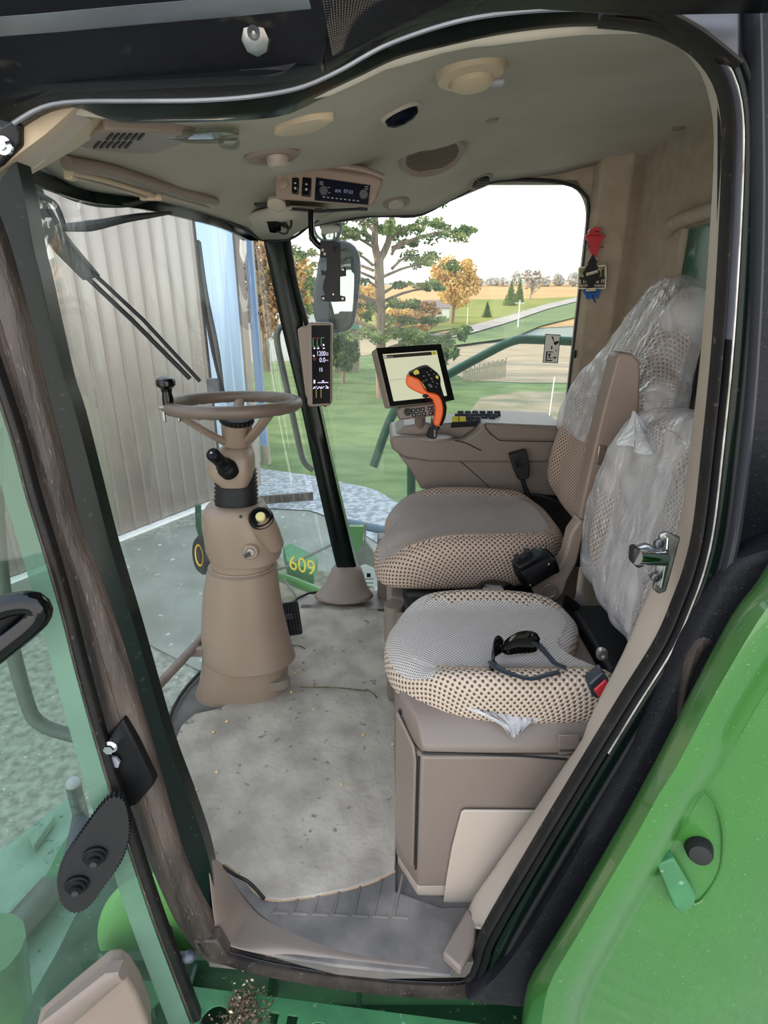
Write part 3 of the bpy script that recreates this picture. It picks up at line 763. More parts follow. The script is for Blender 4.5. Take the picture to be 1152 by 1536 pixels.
# pillar foot cover
foot = thing('pillar_foot_cover', 'flared taupe plastic cover round the foot of the black corner pillar', 'cover', P(520, 890, y=2.28))
rings = []
for (lu, ru, v, yy, dz) in ((498, 541, 850, 2.28, .05), (494, 545, 866, 2.26, .055), (486, 549, 882, 2.24, .07), (474, 556, 896, 2.22, .09), (462, 568, 905, 2.19, .11)):
    a = P(lu, v, y=yy); b = P(ru, v, y=yy); cx = (a+b)/2; rx = (b.x-a.x)/2
    rings.append([V((cx.x+math.cos(t)*rx, cx.y+.04+math.sin(t)*dz*.8, a.z)) for t in [2*math.pi*k/28 for k in range(28)]])
MB().loft(rings).build('cover', M['taupe'], foot, sub=1, angle=180)
px = [(430, 912), (470, 895), (500, 888), (560, 888), (596, 892), (592, 922), (440, 916)]
MB().prism([P(u, v, z=.004) for u, v in px], (0, 0, .012)).build('base_plate', M['taupe2'], foot, bevel=.004)
# lower right side ledge between pillar foot and seat
MB().box((.42, 2.30, .16), (1.1-.2, .08, .3)).build('wall_right', M['taupe2'], bevel=.01)['kind'] = 'structure'

# floor mat
mp = [(452, 906), (520, 908), (586, 914), (590, 960), (600, 1010), (604, 1100), (596, 1240), (592, 1306), (560, 1322), (520, 1334), (470, 1344), (425, 1350), (400, 1348), (384, 1338), (360, 1312), (340, 1296), (318, 1290), (300, 1240), (270, 1150), (262, 1112), (272, 1088), (292, 1070), (330, 1062), (400, 1010), (432, 950)]
mp3 = [P(u, v, z=.016) for u, v in mp]
fm = thing('floor_mat', 'worn pale grey floor mat covering the cab floor', 'mat', P(430, 1200, z=0))
MB().prism([p-V((0, 0, .014)) for p in mp3], (0, 0, .014)).build('mat_top', M['mat'], fm, bevel=.004)
ed = [P(u, v, z=.010) for u, v in mp[7:17]]
MB().tube(ed, .005, n=8, smooth=60).build('frayed_edge', M['matedge'], fm)
# corn kernels and husks
mk = MB(); mk.sphere((0, 0, 0), .0055, sc=(1, .75, .6)); k0 = mk.build('corn_kernel', M['kernel'])
tag(k0, 'small yellow corn kernel lying on the grey floor mat', 'corn kernel', 'corn kernels on the floor mat')
kp = [(340, 1082), (320, 1098), (325, 1158), (293, 1185), (437, 1038), (442, 1010), (545, 1102), (589, 1116), (447, 1006), (452, 968), (470, 1064), (512, 1176)]
for i, (u, v) in enumerate(kp):
    c = k0 if i == 0 else k0.copy()
    if i: COL.objects.link(c)
    c.location = P(u, v, z=.0195); c.rotation_euler = (0, 0, i*1.3)
    c.scale = (1, 1, 1) if i < 7 else (.8, .8, .8)
for i, (u0, v0, u1, v1, lab) in enumerate(((437, 968, 458, 973, 'short curled brown twig on the mat beside the column foot'), (449, 1031, 549, 1036, 'long thin straw lying across the floor mat'), (549, 1034, 565, 1046, 'short straw end lying right of the long straw'), (345, 1378, 333, 1388, 'small twig lying on the door sill'))):
    a = P(u0, v0, z=.020); b = P(u1, v1, z=.020)
    tag(MB().tube([a, a.lerp(b, .5)+V((0, .006, .002)), b], .0022, n=6, smooth=8).build('straw', M['husk']), lab, 'straw')
# sill plate with ribs
sil = thing('door_sill_plate', 'scuffed dark grey plastic sill plate with raised ribs in the doorway', 'sill', P(520, 1400, z=0))
sp_out = [(322, 1418), (345, 1424), (400, 1436), (500, 1452), (600, 1462), (676, 1468), (700, 1430), (716, 1385), (700, 1362), (662, 1364), (594, 1340), (594, 1310), (500, 1330), (400, 1340), (360, 1306), (330, 1300)]
MB().prism([P(u, v, z=.003) for u, v in sp_out], (0, 0, .008)).build('plate', M['sill'], sil, bevel=.004)
mb = MB()
for i in range(7):
    u0 = 410+i*30; v1 = 1369+i*1.2; v0 = 1357-i*7.5
    mb.tube([P(u0+5+i*1.5, max(v0, 1312), z=.011), P(u0, v1, z=.011), P(u0+22, v1+1, z=.011)], .0035, n=6)
mb.build('rib', M['sill'], sil)
# raised corner riser at the front of the sill
R0 = [P(311, 1289, y=.80), P(316, 1340, y=.79), P(321, 1385, y=.78), P(330, 1414, y=.775), P(400, 1434, y=.775), P(500, 1452, y=.775), P(600, 1462, y=.775), P(680, 1466, y=.775)]
R1 = [P(318, 1287, y=.815), P(328, 1342, y=.81), P(338, 1382, y=.80), P(354, 1404, z=.03), P(414, 1422, z=.02), P(506, 1441, z=.016), P(604, 1453, z=.014), P(678, 1458, z=.013)]
R2 = [P(328, 1290, y=.84), P(344, 1340, z=.09), P(358, 1372, z=.03), P(374, 1390, z=.014), P(424, 1408, z=.012), P(510, 1430, z=.010), P(606, 1446, z=.009), P(676, 1452, z=.008)]
R3 = [P(332, 1296, y=.87), P(356, 1330, z=.05), P(378, 1358, z=.016), P(398, 1376, z=.011), P(440, 1396, z=.009), P(516, 1420, z=.006), P(608, 1440, z=.006), P(674, 1448, z=.006)]
G = [spline(q, 40) for q in (R0, R1, R2, R3)]
MB().grid(G).build('edge_moulding', M['taupe2'], sil, angle=180, solid=.004, sub=1)
MB().tube([P(334, 1300, y=.86), P(352, 1312, z=.06), P(374, 1324, z=.02), P(396, 1348, z=.016)], .004, n=8, smooth=16).build('mat_lip', M['matte'], sil)

# ================================================================ door opening: layered seals and flanges
def off(pts, w):
    """shift a pixel path sideways by w (outwards for a clockwise run)"""
    out = []
    n = len(pts)
    for i, p in enumerate(pts):
        d = V(pts[min(n-1, i+1)])-V(pts[max(0, i-1)]); d = d.normalized()
        nn = V((-d.y, d.x)) if False else V((d.y, -d.x))
        ww = w[i] if isinstance(w, (list, tuple)) else w
        out.append((p[0]+nn.x*ww, p[1]+nn.y*ww))
    return out
def pxs(pts, n): return [(p.x, p.y) for p in spline([V((u, v, 0)) for u, v in pts], n)]
def proj(pts, y): return [P(u, v, y=(y[i] if isinstance(y, list) else y)) for i, (u, v) in enumerate(pts)]
# right-hand jamb, from the sill corner up and over to the header
J = pxs([(690, 1468), (706, 1450), (722, 1400), (790, 1282), (860, 1165), (930, 1050), (985, 962), (1012, 900), (1030, 850), (1044, 785), (1058, 660), (1070, 540), (1080, 400), (1087, 250), (1086, 170), (1072, 118), (1040, 78), (1000, 55), (960, 44), (900, 38)], 90)
def jband(name, w0, w1, y0, y1, m, bulge, a=0, b=90, back=.008):
    j = J[a:b]; A = proj(off(j, -w0), y0); B = proj(off(j, -w1), y1)
    o = MB().band(A, B, (0, back, 0), bulge).build(name, m, angle=50); o['kind'] = 'structure'; return o
jband('trim_10', 0, 12, .775, .765, M['rubber'], .008)
jband('trim_11', 11, 24, .768, .758, M['black'], .006, 0, 58)
jband('trim_12', 11, 25, .768, .758, M['greymetal'], .006, 57, 90)
jband('trim_13', 24, 29, .757, .755, M['steel'], .002, 22, 84)
jband('trim_14', 28, 46, .756, .756, M['frit'], .004, 0, 84)
jband('trim_15', 45, 54, .752, .752, M['matte'], .004, 0, 80)
# inner taupe strip of the rear jamb
ia = pxs([(712, 1386), (702, 1362), (750, 1290), (800, 1218), (850, 1143), (872, 1112), (888, 1070), (935, 978), (962, 912), (1000, 830), (1022, 770), (1036, 660), (1050, 540), (1061, 400), (1070, 250), (1068, 170), (1050, 108), (1020, 72)], 60)
ib = pxs([(714, 1392), (724, 1396), (792, 1280), (862, 1163), (932, 1048), (960, 1005), (987, 960), (1014, 898), (1032, 850), (1046, 785), (1052, 740), (1060, 660), (1072, 540), (1082, 400), (1089, 250), (1088, 170), (1074, 118), (1042, 78)], 60)
o = MB().band(proj(ia, .86), proj(ib, .785), (.004, .004, 0), .004).build('trim_16', M['tan'], angle=60); o['kind'] = 'structure'
o = MB().prism([P(662, 1440, z=.01), P(700, 1372, z=.02), P(716, 1392, z=.02), P(712, 1424, z=.01), P(690, 1466, z=.006)], (0, 0, .025)).build('trim_17', M['taupe2'], bevel=.006); o['kind'] = 'structure'
# sill seal and outer sill body
sa = pxs([(316, 1405), (330, 1420), (400, 1440), (500, 1457), (600, 1468), (690, 1470), (716, 1455)], 40)
o = MB().band(proj(sa, .77), proj(off(sa, -9), .763), (0, .012, -.01), .004).build('trim_18', M['gloss']); o['kind'] = 'structure'
o = MB().band(proj(off(sa, -8), .760), proj(off(sa, [-23-6*i/40 for i in range(40)]), .752), (0, .03, 0), .004).build('trim_19', M['silldirt']); o['kind'] = 'structure'
# header: gloss band, bright bead, rubber band
hl = pxs([(22, 191), (62, 165), (98, 158), (118, 161), (150, 174), (180, 178), (250, 177), (330, 175), (420, 166), (480, 140), (540, 112), (600, 85), (700, 60), (780, 46), (860, 38), (940, 37)], 60)
hu = pxs([(20, 184), (62, 160), (112, 151), (200, 150), (300, 149), (380, 143), (450, 130), (510, 104), (580, 66), (680, 32), (770, 17), (860, 12), (960, 14)], 60)
h3 = pxs([(-40, 160), (20, 132), (70, 120), (180, 116), (290, 112), (380, 107), (450, 95), (500, 74), (560, 40), (640, 8), (730, -12), (820, -20), (980, -10)], 60)
o = MB().band(proj(hl, .795), proj(hu, .765), (0, .02, .0), .002).build('trim_20', M['frit']); o['kind'] = 'structure'
o = MB().tube(proj(hu, .758), .0032, n=8).build('trim_21', M['silver']); o['kind'] = 'structure'
o = MB().band(proj(off(hu, 2), .76), proj(h3, .72), (0, .02, .01), .010).build('trim_22', M['rubber']); o['kind'] = 'structure'
hj = pxs([(930, 12), (985, 20), (1040, 48), (1085, 82), (1106, 100)], 16)
o = MB().band(proj(off(hj, -6), .752), proj(off(hj, 12), .745), (0, .03, 0), .006).build('trim_23', M['rubber']); o['kind'] = 'structure'
# right-hand outer post (door catch side)
def poly(name, px, y, m, back=(0, .03, 0), bev=.004):
    pts = [P(q[0], q[1], y=(q[2] if len(q) > 2 else y)) for q in px]
    o = MB().prism(pts, back).build(name, m, bevel=bev); o['kind'] = 'structure'; return o
A = pxs([(1096, -30), (1110, 80), (1112, 200), (1106, 400), (1092, 600), (1070, 790), (1052, 880), (1000, 1010), (900, 1180), (760, 1405), (735, 1452), (690, 1492)], 50)
B = pxs([(1420, -30), (1420, 80), (1420, 200), (1420, 400), (1400, 600), (1340, 790), (1260, 880), (1150, 980), (1010, 1200), (900, 1390), (840, 1460), (790, 1510)], 50)
o = MB().band(proj(A, .765), proj(B, .74), (0, .05, 0), .0).build('trim_24', M['body'], angle=60); o['kind'] = 'structure'
A = pxs([(1128, -20), (1134, 300), (1124, 560), (1100, 780), (1078, 880), (1076, 900)], 30); B = pxs([(1140, -20), (1146, 300), (1136, 560), (1114, 780), (1092, 890), (1086, 912)], 30)
o = MB().band(proj(A, .742), proj(B, .738), (0, .02, 0), .006).build('trim_25', mat('dark_grey_strip', '2c2d33', .4)); o['kind'] = 'structure'
poly('trim_26', [(1010, -20), (1112, -20), (1112, 98), (1098, 90), (1060, 50), (1010, 22)], .748, M['greymetal'])
A = pxs([(1063, 955), (1048, 960), (1030, 990), (1018, 1040), (1012, 1075)], 20); B = pxs([(1070, 965), (1056, 974), (1040, 1004), (1028, 1045), (1020, 1080)], 20)
o = MB().band(proj(A, .725), proj(B, .722), (0, .02, 0), .006).build('trim_27', M['dirtbrown']); o['kind'] = 'structure'
# lower dark cladding that runs under the green side panel
A = pxs([(1100, 840), (1060, 905), (1030, 960), (960, 1110), (900, 1220), (800, 1390), (740, 1470), (700, 1498)], 30)
B = pxs([(1260, 780), (1200, 900), (1150, 1000), (1060, 1180), (1000, 1300), (900, 1460), (860, 1500), (840, 1510)], 30)
o = MB().band(proj(A, .735), proj(B, .70), (0, .03, 0), .006).build('trim_28', M['body'], angle=60); o['kind'] = 'structure'
# roof side panel with lamp and grille
poly('trim_29', [(-60, 170, .72), (-60, -60, .60), (520, -60, .60), (480, 96, .70), (400, 112, .70), (180, 122, .70), (60, 126, .70), (10, 140, .71)], .7, M['roof'])
poly('trim_30', [(470, -60, .61), (780, -60, .61), (700, 6, .68), (620, 20, .69), (560, 50, .70), (486, 98, .705)], .7, M['roof'])
poly('trim_31', [(760, -60, .63), (1180, -60, .63), (1180, 0, .70), (960, 4, .715), (820, -6, .71), (720, 0, .70)], .7, M['black'])
g = thing('vent_grille', 'black woven speaker style grille under the roof edge', 'grille', P(600, 20, y=.66)); mb = MB()
gq = [P(478, -40, y=.612), P(760, -40, y=.612), P(600, 28, y=.682), P(500, 84, y=.695)]
for i in range(34):
    s = i/33
    for j in range(46):
        t = j/45; p = (gq[0].lerp(gq[1], t)).lerp(gq[3].lerp(gq[2], t), s)
        mb.box(p+V((0, -.004, 0)), (.0016, .003, .0011))
mb.build('weave', mat('grille_thread', '4a443f', .6), g)
MB().prism([q+V((0, -.001, 0)) for q in gq], (0, .004, 0)).build('backing', M['roof'], g)
o = MB().band([P(u, v, y=.595) for u, v in ((-60, 34), (60, 25), (200, 12), (330, 1), (460, -12))], [P(u, v, y=.590) for u, v in ((-60, 32), (60, 23), (200, 10), (330, -1), (460, -14))], (0, .03, 0), .004).build('trim_32', M['silver']); o['kind'] = 'structure'
lp = P(388, 50, y=.685); rl = thing('courtesy_lamp', 'small chromed step lamp set in a dark roof recess', 'lamp', lp)
d, s_, u_ = frame((0, -.85, -.5))
MB().lathe(lp+d*-.004, d, [(.040, 0), (.038, .004), (.026, .003), (.024, -.004), (.0, -.004)], sx=1.25, sy=.9).build('recess', M['roof'], rl)
MB().lathe(lp, d, [(.0125, 0), (.0125, .012), (.0145, .016), (.013, .024), (.008, .027), (0, .027)], n=8).build('lamp_head', M['steel'], rl)
MB().lathe(lp+d*.016+u_*.006, d, [(.006, 0), (.006, .012), (.003, .012), (0, .010)], n=14).build('lamp_bulb', M['darksteel'], rl)
MB().box(lp+d*.014+s_*-.005+u_*.008, (.008, .012, .010), (s_, d, u_)).build('tab', M['chrome'], rl)
# ================================================================ front pillar and open door (left)
la = pxs([(-40, 240), (0, 430), (9, 385), (9, 386)], 4)
bright = pxs([(-20, 300), (-4, 345), (8, 385), (35, 484), (60, 590), (80, 662), (114, 798), (138, 860), (160, 925), (186, 1003), (229, 1146), (272, 1290), (318, 1400), (322, 1418)], 60)
fr = pxs([(24, 240), (36, 292), (43, 330), (52, 380), (60, 410), (94, 560), (116, 630), (160, 800), (178, 862), (206, 954), (252, 1112), (286, 1204), (316, 1300), (330, 1418)], 60)
o = MB().band(proj(bright, .778), proj(fr, .80), (0, .03, 0), .001).build('trim_33', M['frit']); o['kind'] = 'structure'
o = MB().tube(proj(bright, .772), .0016, n=6).build('trim_34', mat('copper_edge', '8f7663', .3, .6)); o['kind'] = 'structure'
bl = pxs([(-90, 330), (-80, 380), (-60, 430), (-30, 520), (6, 610), (32, 690), (70, 800), (100, 900), (122, 1000), (150, 1100), (186, 1200), (222, 1290), (262, 1380), (292, 1425)], 60)
mid = [((a[0]*.45+b[0]*.55), (a[1]*.45+b[1]*.55)) for a, b in zip(bl, bright)]
o = MB().band(proj(bl, .772), proj(mid, .752), (0, .03, 0), .004).build('trim_35', M['dirtbrown'], angle=60); o['kind'] = 'structure'
o = MB().band(proj(mid, .755), proj(off(bright, 2), .768), (0, .03, 0), .006).build('trim_36', M['dirtbrown'], angle=60); o['kind'] = 'structure'
# hinge plate with bolt in the pillar
hp = [(158, 1108), (184, 1080), (205, 1120), (232, 1176), (205, 1208), (188, 1214), (165, 1150)]
hg = thing('pillar_bracket', 'black hinge plate bolted to the dusty front pillar', 'hinge', P(190, 1140, y=.745))
MB().prism(proj(hp, .742), (0, .02, 0)).build('plate', M['black'], hg, bevel=.004)
c = P(167, 1118, y=.735); mb = MB(); mb.cyl(c+V((0, .008, 0)), c+V((.0, -.004, 0)), .0115, n=20); mb.cyl(c, c+V((0, -.012, 0)), .0085, n=6); mb.build('bolt', M['chrome'], hg)
c = P(173, 1141, y=.738); MB().prism([c+V((x, 0, z)) for x, z in ((-.006, .012), (.004, .010), (.009, 0), (.004, -.012), (-.003, -.010))], (0, -.004, 0)).build('slot', M['silver'], hg)
# lower end of the pillar with plug
poly('trim_37', [(288, 1412), (326, 1412), (340, 1436), (348, 1452), (310, 1444), (296, 1432)], .752, M['dirtbrown'])
c = P(283, 1435, y=.75); tag(MB().sphere(c, .012, sc=(1.2, 1, 1)).build('rubber_plug', M['greymetal']), 'round grey rubber bump stop at the foot of the front pillar', 'stop')

# door: swung open towards the camera
ds = pxs([(-60, 440), (-30, 520), (14, 650), (40, 745), (66, 830), (92, 920), (112, 1000), (138, 1095), (160, 1170), (182, 1240), (208, 1320), (232, 1390), (262, 1470), (300, 1570), (318, 1620)], 60)
hinge0 = P(14, 650, y=.73); hinge1 = P(262, 1470, y=.73)
dn = (hinge1-hinge0).cross(V((-1, -.28, 0))).normalized()      # normal of the door plane
def DP(u, v): return PP(u, v, hinge0, dn)
door = thing('cab_door', 'open glass cab door with black rubber edge seal on the left', 'door', hinge1)
o = MB().band([DP(u, v) for u, v in ds], [DP(*q) for q in off(ds, 16)], dn*.02*(1 if dn.y > 0 else -1), .004); o.build('edge_seal', M['rubber'], door, angle=60)
mb = MB(); mb.band([DP(*q)+V((0, -.004, 0)) for q in off(ds, 3)], [DP(*q)+V((0, -.004, 0)) for q in off(ds, 6)], V((0, .004, 0)), .002); mb.build('seal_bead', M['dirtbrown'], door)
dg = [DP(*q) for q in [(-60, 440), (14, 650), (66, 830), (112, 1000), (160, 1170), (208, 1320), (262, 1470), (318, 1620), (-200, 1620), (-200, 400)]]
MB().prism(dg, dn*.006).build('glass_pane', M['doorglass'], door)
# thick green edge strip of the pane
ga = off(ds, 1); gb = off(ds, [34-10*i/60 for i in range(60)])
MB().band([DP(*q)-dn*.002 for q in off(ds, -1)], [DP(*q)-dn*.002 for q in off(ds, -32)], dn*.004, .0).build('tinted_edge', glassmat('door_edge_glass', 'c4d8cb', 1.4, haze=.42, hc='7f9f8c', flat=True), door)
# serrated hinge cover with two caps
hc = [(148, 1216), (168, 1198), (186, 1206), (192, 1250), (180, 1290), (156, 1328), (134, 1358), (112, 1368), (95, 1356), (88, 1328), (94, 1300), (116, 1262)]
cov = [PP(u, v, hinge0-V((0, .03, 0)), dn) for u, v in hc]
cc = sum(cov, V())/len(cov); so_ = spline(cov, 150, closed=True)
ser = [p+(p-cc).normalized()*(.0045 if i % 2 else 0) for i, p in enumerate(so_)]
MB().prism(ser, dn*.012*(1 if dn.y > 0 else -1)).build('hinge_cover', M['matte'], door, angle=20)
tp = (cc-V((0, 0, CZ))).normalized()*-1
nn = dn*(-1 if dn.y > 0 else 1)
for u, v in ((143, 1282), (116, 1325)):
    c = PP(u, v, hinge0-V((0, .03, 0)), dn)
    cap = MB().lathe(c, nn, [(.019, -.002), (.019, .005), (.0165, .006), (.015, .010), (.010, .011), (.0095, .016), (0, .017)]).build('hinge_cap', M['black'], door)
    MB().lathe(c+nn*.016, nn, [(.006, 0), (.006, .004), (0, .004)], n=6).build('screw', M['darksteel'], cap)
# inner grab handle (left edge of the frame)
h0 = [PP(u, v, hinge0-V((0, .07, 0)), dn) for u, v in ((-60, 925), (-20, 918), (20, 906), (50, 905), (58, 920), (40, 940), (0, 972), (-60, 1020))]
MB().tube(h0, [.016, .016, .016, .017, .018, .018, .017, .016], n=14, smooth=40).build('grab_handle', M['gloss'], door)
mb = MB(); mb.prism([PP(u, v, hinge0-V((0, .06, 0)), dn) for u, v in ((-60, 930), (10, 900), (48, 896), (60, 915), (-10, 960), (-60, 985))], dn*.016); mb.build('handle_pocket', M['black'], door, bevel=.006)
# storage tray moulding at the door bottom
tr = [(50, 1556), (100, 1512), (158, 1464), (178, 1462), (190, 1470), (206, 1495), (222, 1536), (226, 1600), (50, 1620)]
MB().prism([PP(u, v, hinge0-V((0, .06, 0)), dn) for u, v in tr], dn*.05*(1 if dn.y > 0 else -1)).build('door_tray', M['taupe'], door, bevel=.008, seg=3)
MB().band([PP(u, v, hinge0-V((0, .072, 0)), dn) for u, v in ((60, 1536), (158, 1460), (178, 1458))], [PP(u, v, hinge0-V((0, .072, 0)), dn) for u, v in ((110, 1536), (176, 1478), (188, 1468))], V((0, .02, 0)), .006).build('tray_rim', M['taupe2'], door)

# ---- things seen outside through the door glass
def tubething(name, label, cat, px, r, m, y=None, z=None, n=30, smooth=40, **k):
    pts = [P(q[0], q[1], **({'y': q[2]} if len(q) > 2 else ({'y': y} if y else {'z': z}))) for q in px]
    return tag(MB().tube(pts, r, n=14, smooth=smooth).build(name, m), label, cat)
tubething('outer_handrail', 'bent dark grey tube handrail seen through the open door glass', 'handrail', [(-8, 640, 1.35), (-4, 800, 1.33), (14, 950, 1.31), (42, 1058, 1.30), (58, 1084, 1.30), (90, 1098, 1.30), (170, 1118, 1.30)], .019, M['greytube'])
# front deck in faded green with plates and a grey cylinder
dk = thing('front_deck', 'faded green steel deck outside the cab below the door', 'deck', P(120, 1400, z=-.75))
def dz(px, z, m, h, name, bev=.006): return MB().prism([P(u, v, z=z) for u, v in px], (0, 0, -h)).build(name, m, dk, bevel=bev)
dz([(-80, 1340), (108, 1190), (150, 1240), (60, 1360), (-80, 1500)], -.75, M['mint'], .03, 'deck_plate')
dz([(-80, 1480), (60, 1300), (240, 1380), (260, 1560), (-80, 1640)], -.80, M['mint'], .03, 'deck_plate')
dz([(60, 1330), (90, 1270), (110, 1240), (125, 1262), (100, 1330), (70, 1350)], -.72, M['green3'], .02, 'bracket')
dz([(40, 1255), (72, 1218), (82, 1222), (50, 1268)], -.70, M['mint'], .04, 'cleat')
MB().tube([P(-20, 1440, z=-.72), P(78, 1330, z=-.72)], .05, n=16).build('hose_tube', M['greytube'], dk)
MB().tube([P(0, 1400, z=-.74), P(60, 1330, z=-.74)], .03, n=16).build('hose_tube', M['mint'], dk)
MB().tube([P(30, 1545, z=-.68), P(150, 1330, z=-.68)], .018, n=12).build('cross_tube', M['rail'], dk)
b = P(118, 1210, z=-.6); o = thing('hydraulic_cylinder', 'short steel cylinder with pale cap standing on the green deck', 'cylinder', b)
ax = (P(108, 1170, z=-.45)-b).normalized()
MB().cyl(b-ax*.10, b+ax*.13, .028).build('barrel', M['steel'], o); MB().sphere(b+ax*.13, .028).build('cap', M['mark'], o)
tag(MB().prism([P(u, v, z=-.62) for u, v in ((92, 1300), (112, 1205), (150, 1240), (140, 1300), (96, 1320))], (0, 0, -.02)).build('grey_bracket_plate', M['greymetal'], bevel=.004), 'flat grey bracket plate beside the steel cylinder on the deck', 'plate')
o = MB(); 
c = P(228, 1390, y=.95); o.lathe(c, (.2, -1, .25), [(.20, 0), (.20, .008), (.185, .016), (.10, .022), (0, .024)], n=40, sx=.62, sy=.72)
tag(o.build('shield_cover', M['greenglow'], angle=60), 'rounded green shield in a brightly lit tone behind the foot of the open door', 'shield')
tubething('green_tank_end', 'dark green rounded post at the bottom left corner', 'post', [(20, 1700, .95), (-20, 1420, .95)], .085, M['green'], smooth=6)

# ================================================================ boarding platform below the sill
pf = thing('boarding_platform', 'green steel boarding platform with round holes under the doorway', 'platform', P(480, 1520, z=-.12))
zt = -.13
up, dn_ = [P(200, 1472, z=zt), P(720, 1540, z=zt)], [P(170, 1640, z=zt), P(760, 1700, z=zt)]
# plate built from strips between two rows of holes (true openings)
U = (up[1]-up[0]); Ulen = U.length; U = U.normalized(); Wd = V((U.y, -U.x, 0))
if Wd.y > 0: Wd = -Wd
def pl2(a, b): return up[0]+U*a+Wd*b
def au(u): return (u-200)/520*Ulen
holes = [(au(265), .050, .028), (au(343), .054, .032), (au(492), .058, .030)]
bm = bmesh.new()
outer = [pl2(-.08, 0), pl2(Ulen+.02, 0), pl2(Ulen+.02, .26), pl2(-.08, .26)]
ov = [bm.verts.new(p) for p in outer]; es = [bm.edges.new((ov[i], ov[(i+1) % 4])) for i in range(4)]
for a, b, r in holes:
    hv = [bm.verts.new(pl2(a+r*math.cos(t), b+r*math.sin(t))) for t in [2*math.pi*k/28 for k in range(28)]]
    es += [bm.edges.new((hv[i], hv[(i+1) % 28])) for i in range(28)]
for a, b in ((au(424), .032), (au(452), .034), (au(582), .040), (au(616), .040)):
    hv = []
    for k in range(16):
        t = 2*math.pi*k/16; r = .013*(1.25 if k % 4 == 2 else .85 if k % 4 == 0 else 1.0); hv.append(bm.verts.new(pl2(a+r*math.cos(t), b+r*math.sin(t))))
    es += [bm.edges.new((hv[i], hv[(i+1) % 16])) for i in range(16)]
bmesh.ops.triangle_fill(bm, use_beauty=True, edges=es)
me = bpy.data.meshes.new('tread_plate'); bm.to_mesh(me); bm.free(); me.materials.append(M['green3'])
o = bpy.data.objects.new('tread_plate', me); COL.objects.link(o); md = o.modifiers.new('s', 'SOLIDIFY'); md.thickness = .006; par(o, pf)
mb = MB(); mb.band([pl2(-.08, 0), pl2(Ulen, 0)], [pl2(-.08, 0)+V((0, 0, -.05)), pl2(Ulen, 0)+V((0, 0, -.05))], V((0, .005, 0))); mb.build('edge_flange', M['green3'], pf)
for a in (.03, .12, .30, .5): MB().box(pl2(a, -.06)+V((0, 0, -.06)), (.008, .14, .1)).build('gusset', M['green2'], pf)
tag(MB().box((-.05, 1.05, -.32), (1.6, .5, .05)).build('lower_frame_plate', M['green2']), 'dark green frame plate in the shadow under the doorway', 'plate')
tag(MB().box((-.05, .86, -.28), (1.3, .02, .3)).build('lower_frame_wall', M['green2']), 'dark green upright frame wall under the door sill', 'plate')
mb = MB(); rnd2 = random.Random(4)
for (ca, cb, n_, rad) in ((au(383), .05, 800, .05), (au(283), .004, 60, .018), (au(372), .012, 160, .026)):
    for _ in range(n_):
        p = pl2(ca+rnd2.gauss(0, rad*.5), cb+rnd2.gauss(0, rad*.7))+V((0, 0, .003+abs(rnd2.gauss(0, .006))))
        a = V((rnd2.gauss(0, 1), rnd2.gauss(0, 1), rnd2.gauss(0, .4))).normalized(); b = a.orthogonal().normalized()
        k = rnd2.uniform(.002, .006); mb.add([p-a*k, p+b*k*.5, p+a*k, p-b*k*.5], [(0, 1, 2, 3)], 0 if rnd2.random() < .93 else 1)
o = mb.build('chaff', [M['husk'], M['husk2']], angle=180); tag(o, 'clump of dark crop chaff lying on the green platform', 'chaff', kind='stuff')

# ================================================================ green side panel (right)
E = pxs([(1240, 700), (1180, 800), (1140, 868), (1100, 922), (1050, 1015), (1000, 1112), (950, 1205), (900, 1292), (850, 1378), (812, 1440), (792, 1478), (784, 1530), (780, 1620), (782, 1680)], 50)
def cr_(w): return [min(w, w) for _ in E]
px3 = pxs([(1340, 730), (1280, 850), (1222, 930), (1182, 985), (1130, 1060), (1076, 1160), (1046, 1195), (1010, 1262), (960, 1345), (920, 1415), (888, 1470), (868, 1530), (862, 1620), (864, 1680)], 50)
def mixp(a, b, t): return [(p[0]*(1-t)+q[0]*t, p[1]*(1-t)+q[1]*t) for p, q in zip(a, b)]
rt = pxs([(1500, 730), (1500, 850), (1450, 930), (1450, 985), (1420, 1060), (1400, 1160), (1400, 1195), (1400, 1262), (1400, 1345), (1400, 1415), (1400, 1470), (1400, 1530), (1400, 1620), (1400, 1680)], 50)
G = [proj(E, .69), proj(mixp(E, px3, .02), .66), proj(mixp(E, px3, .15), .63), proj(mixp(E, px3, .35), .606), proj(mixp(E, px3, .6), .602), proj(mixp(E, px3, .88), .618), proj(mixp(E, px3, .97), .628), proj(px3, .652), proj(mixp(px3, rt, .02), .653), proj(mixp(px3, rt, .2), .640), proj(rt, .58)]
side = thing('fender', 'large bright green side panel with a rolled edge at the right', 'panel', P(1000, 1400, y=.64))
MB().grid(G).build('panel_skin', M['green'], side, angle=50, solid=.004)
q = [(986, 1298), (1012, 1288), (1046, 1345), (1040, 1362), (1024, 1372), (1012, 1362)]
MB().prism(proj(q, .625), (0, .02, 0)).build('latch_tab', M['green3'], side, bevel=.003)
c = P(1048, 1272, y=.642); mb = MB(); mb.lathe(c, (-.35, -.9, .2), [(.020, -.01), (.021, .0), (.019, .012), (.016, .018), (0, .019)], n=20); mb.build('rubber_knob', M['matte'], side)
sc = [(1050, 1182), (1072, 1205), (1082, 1245), (1078, 1300), (1052, 1345), (1040, 1345), (1014, 1290), (1030, 1230)]
MB().tube(proj([(1052, 1180), (1074, 1208), (1084, 1250), (1078, 1305), (1050, 1350), (1034, 1352)], .6375), .004, n=8, smooth=30, flat=(1, .5)).build('pocket_lip', M['green'], side)
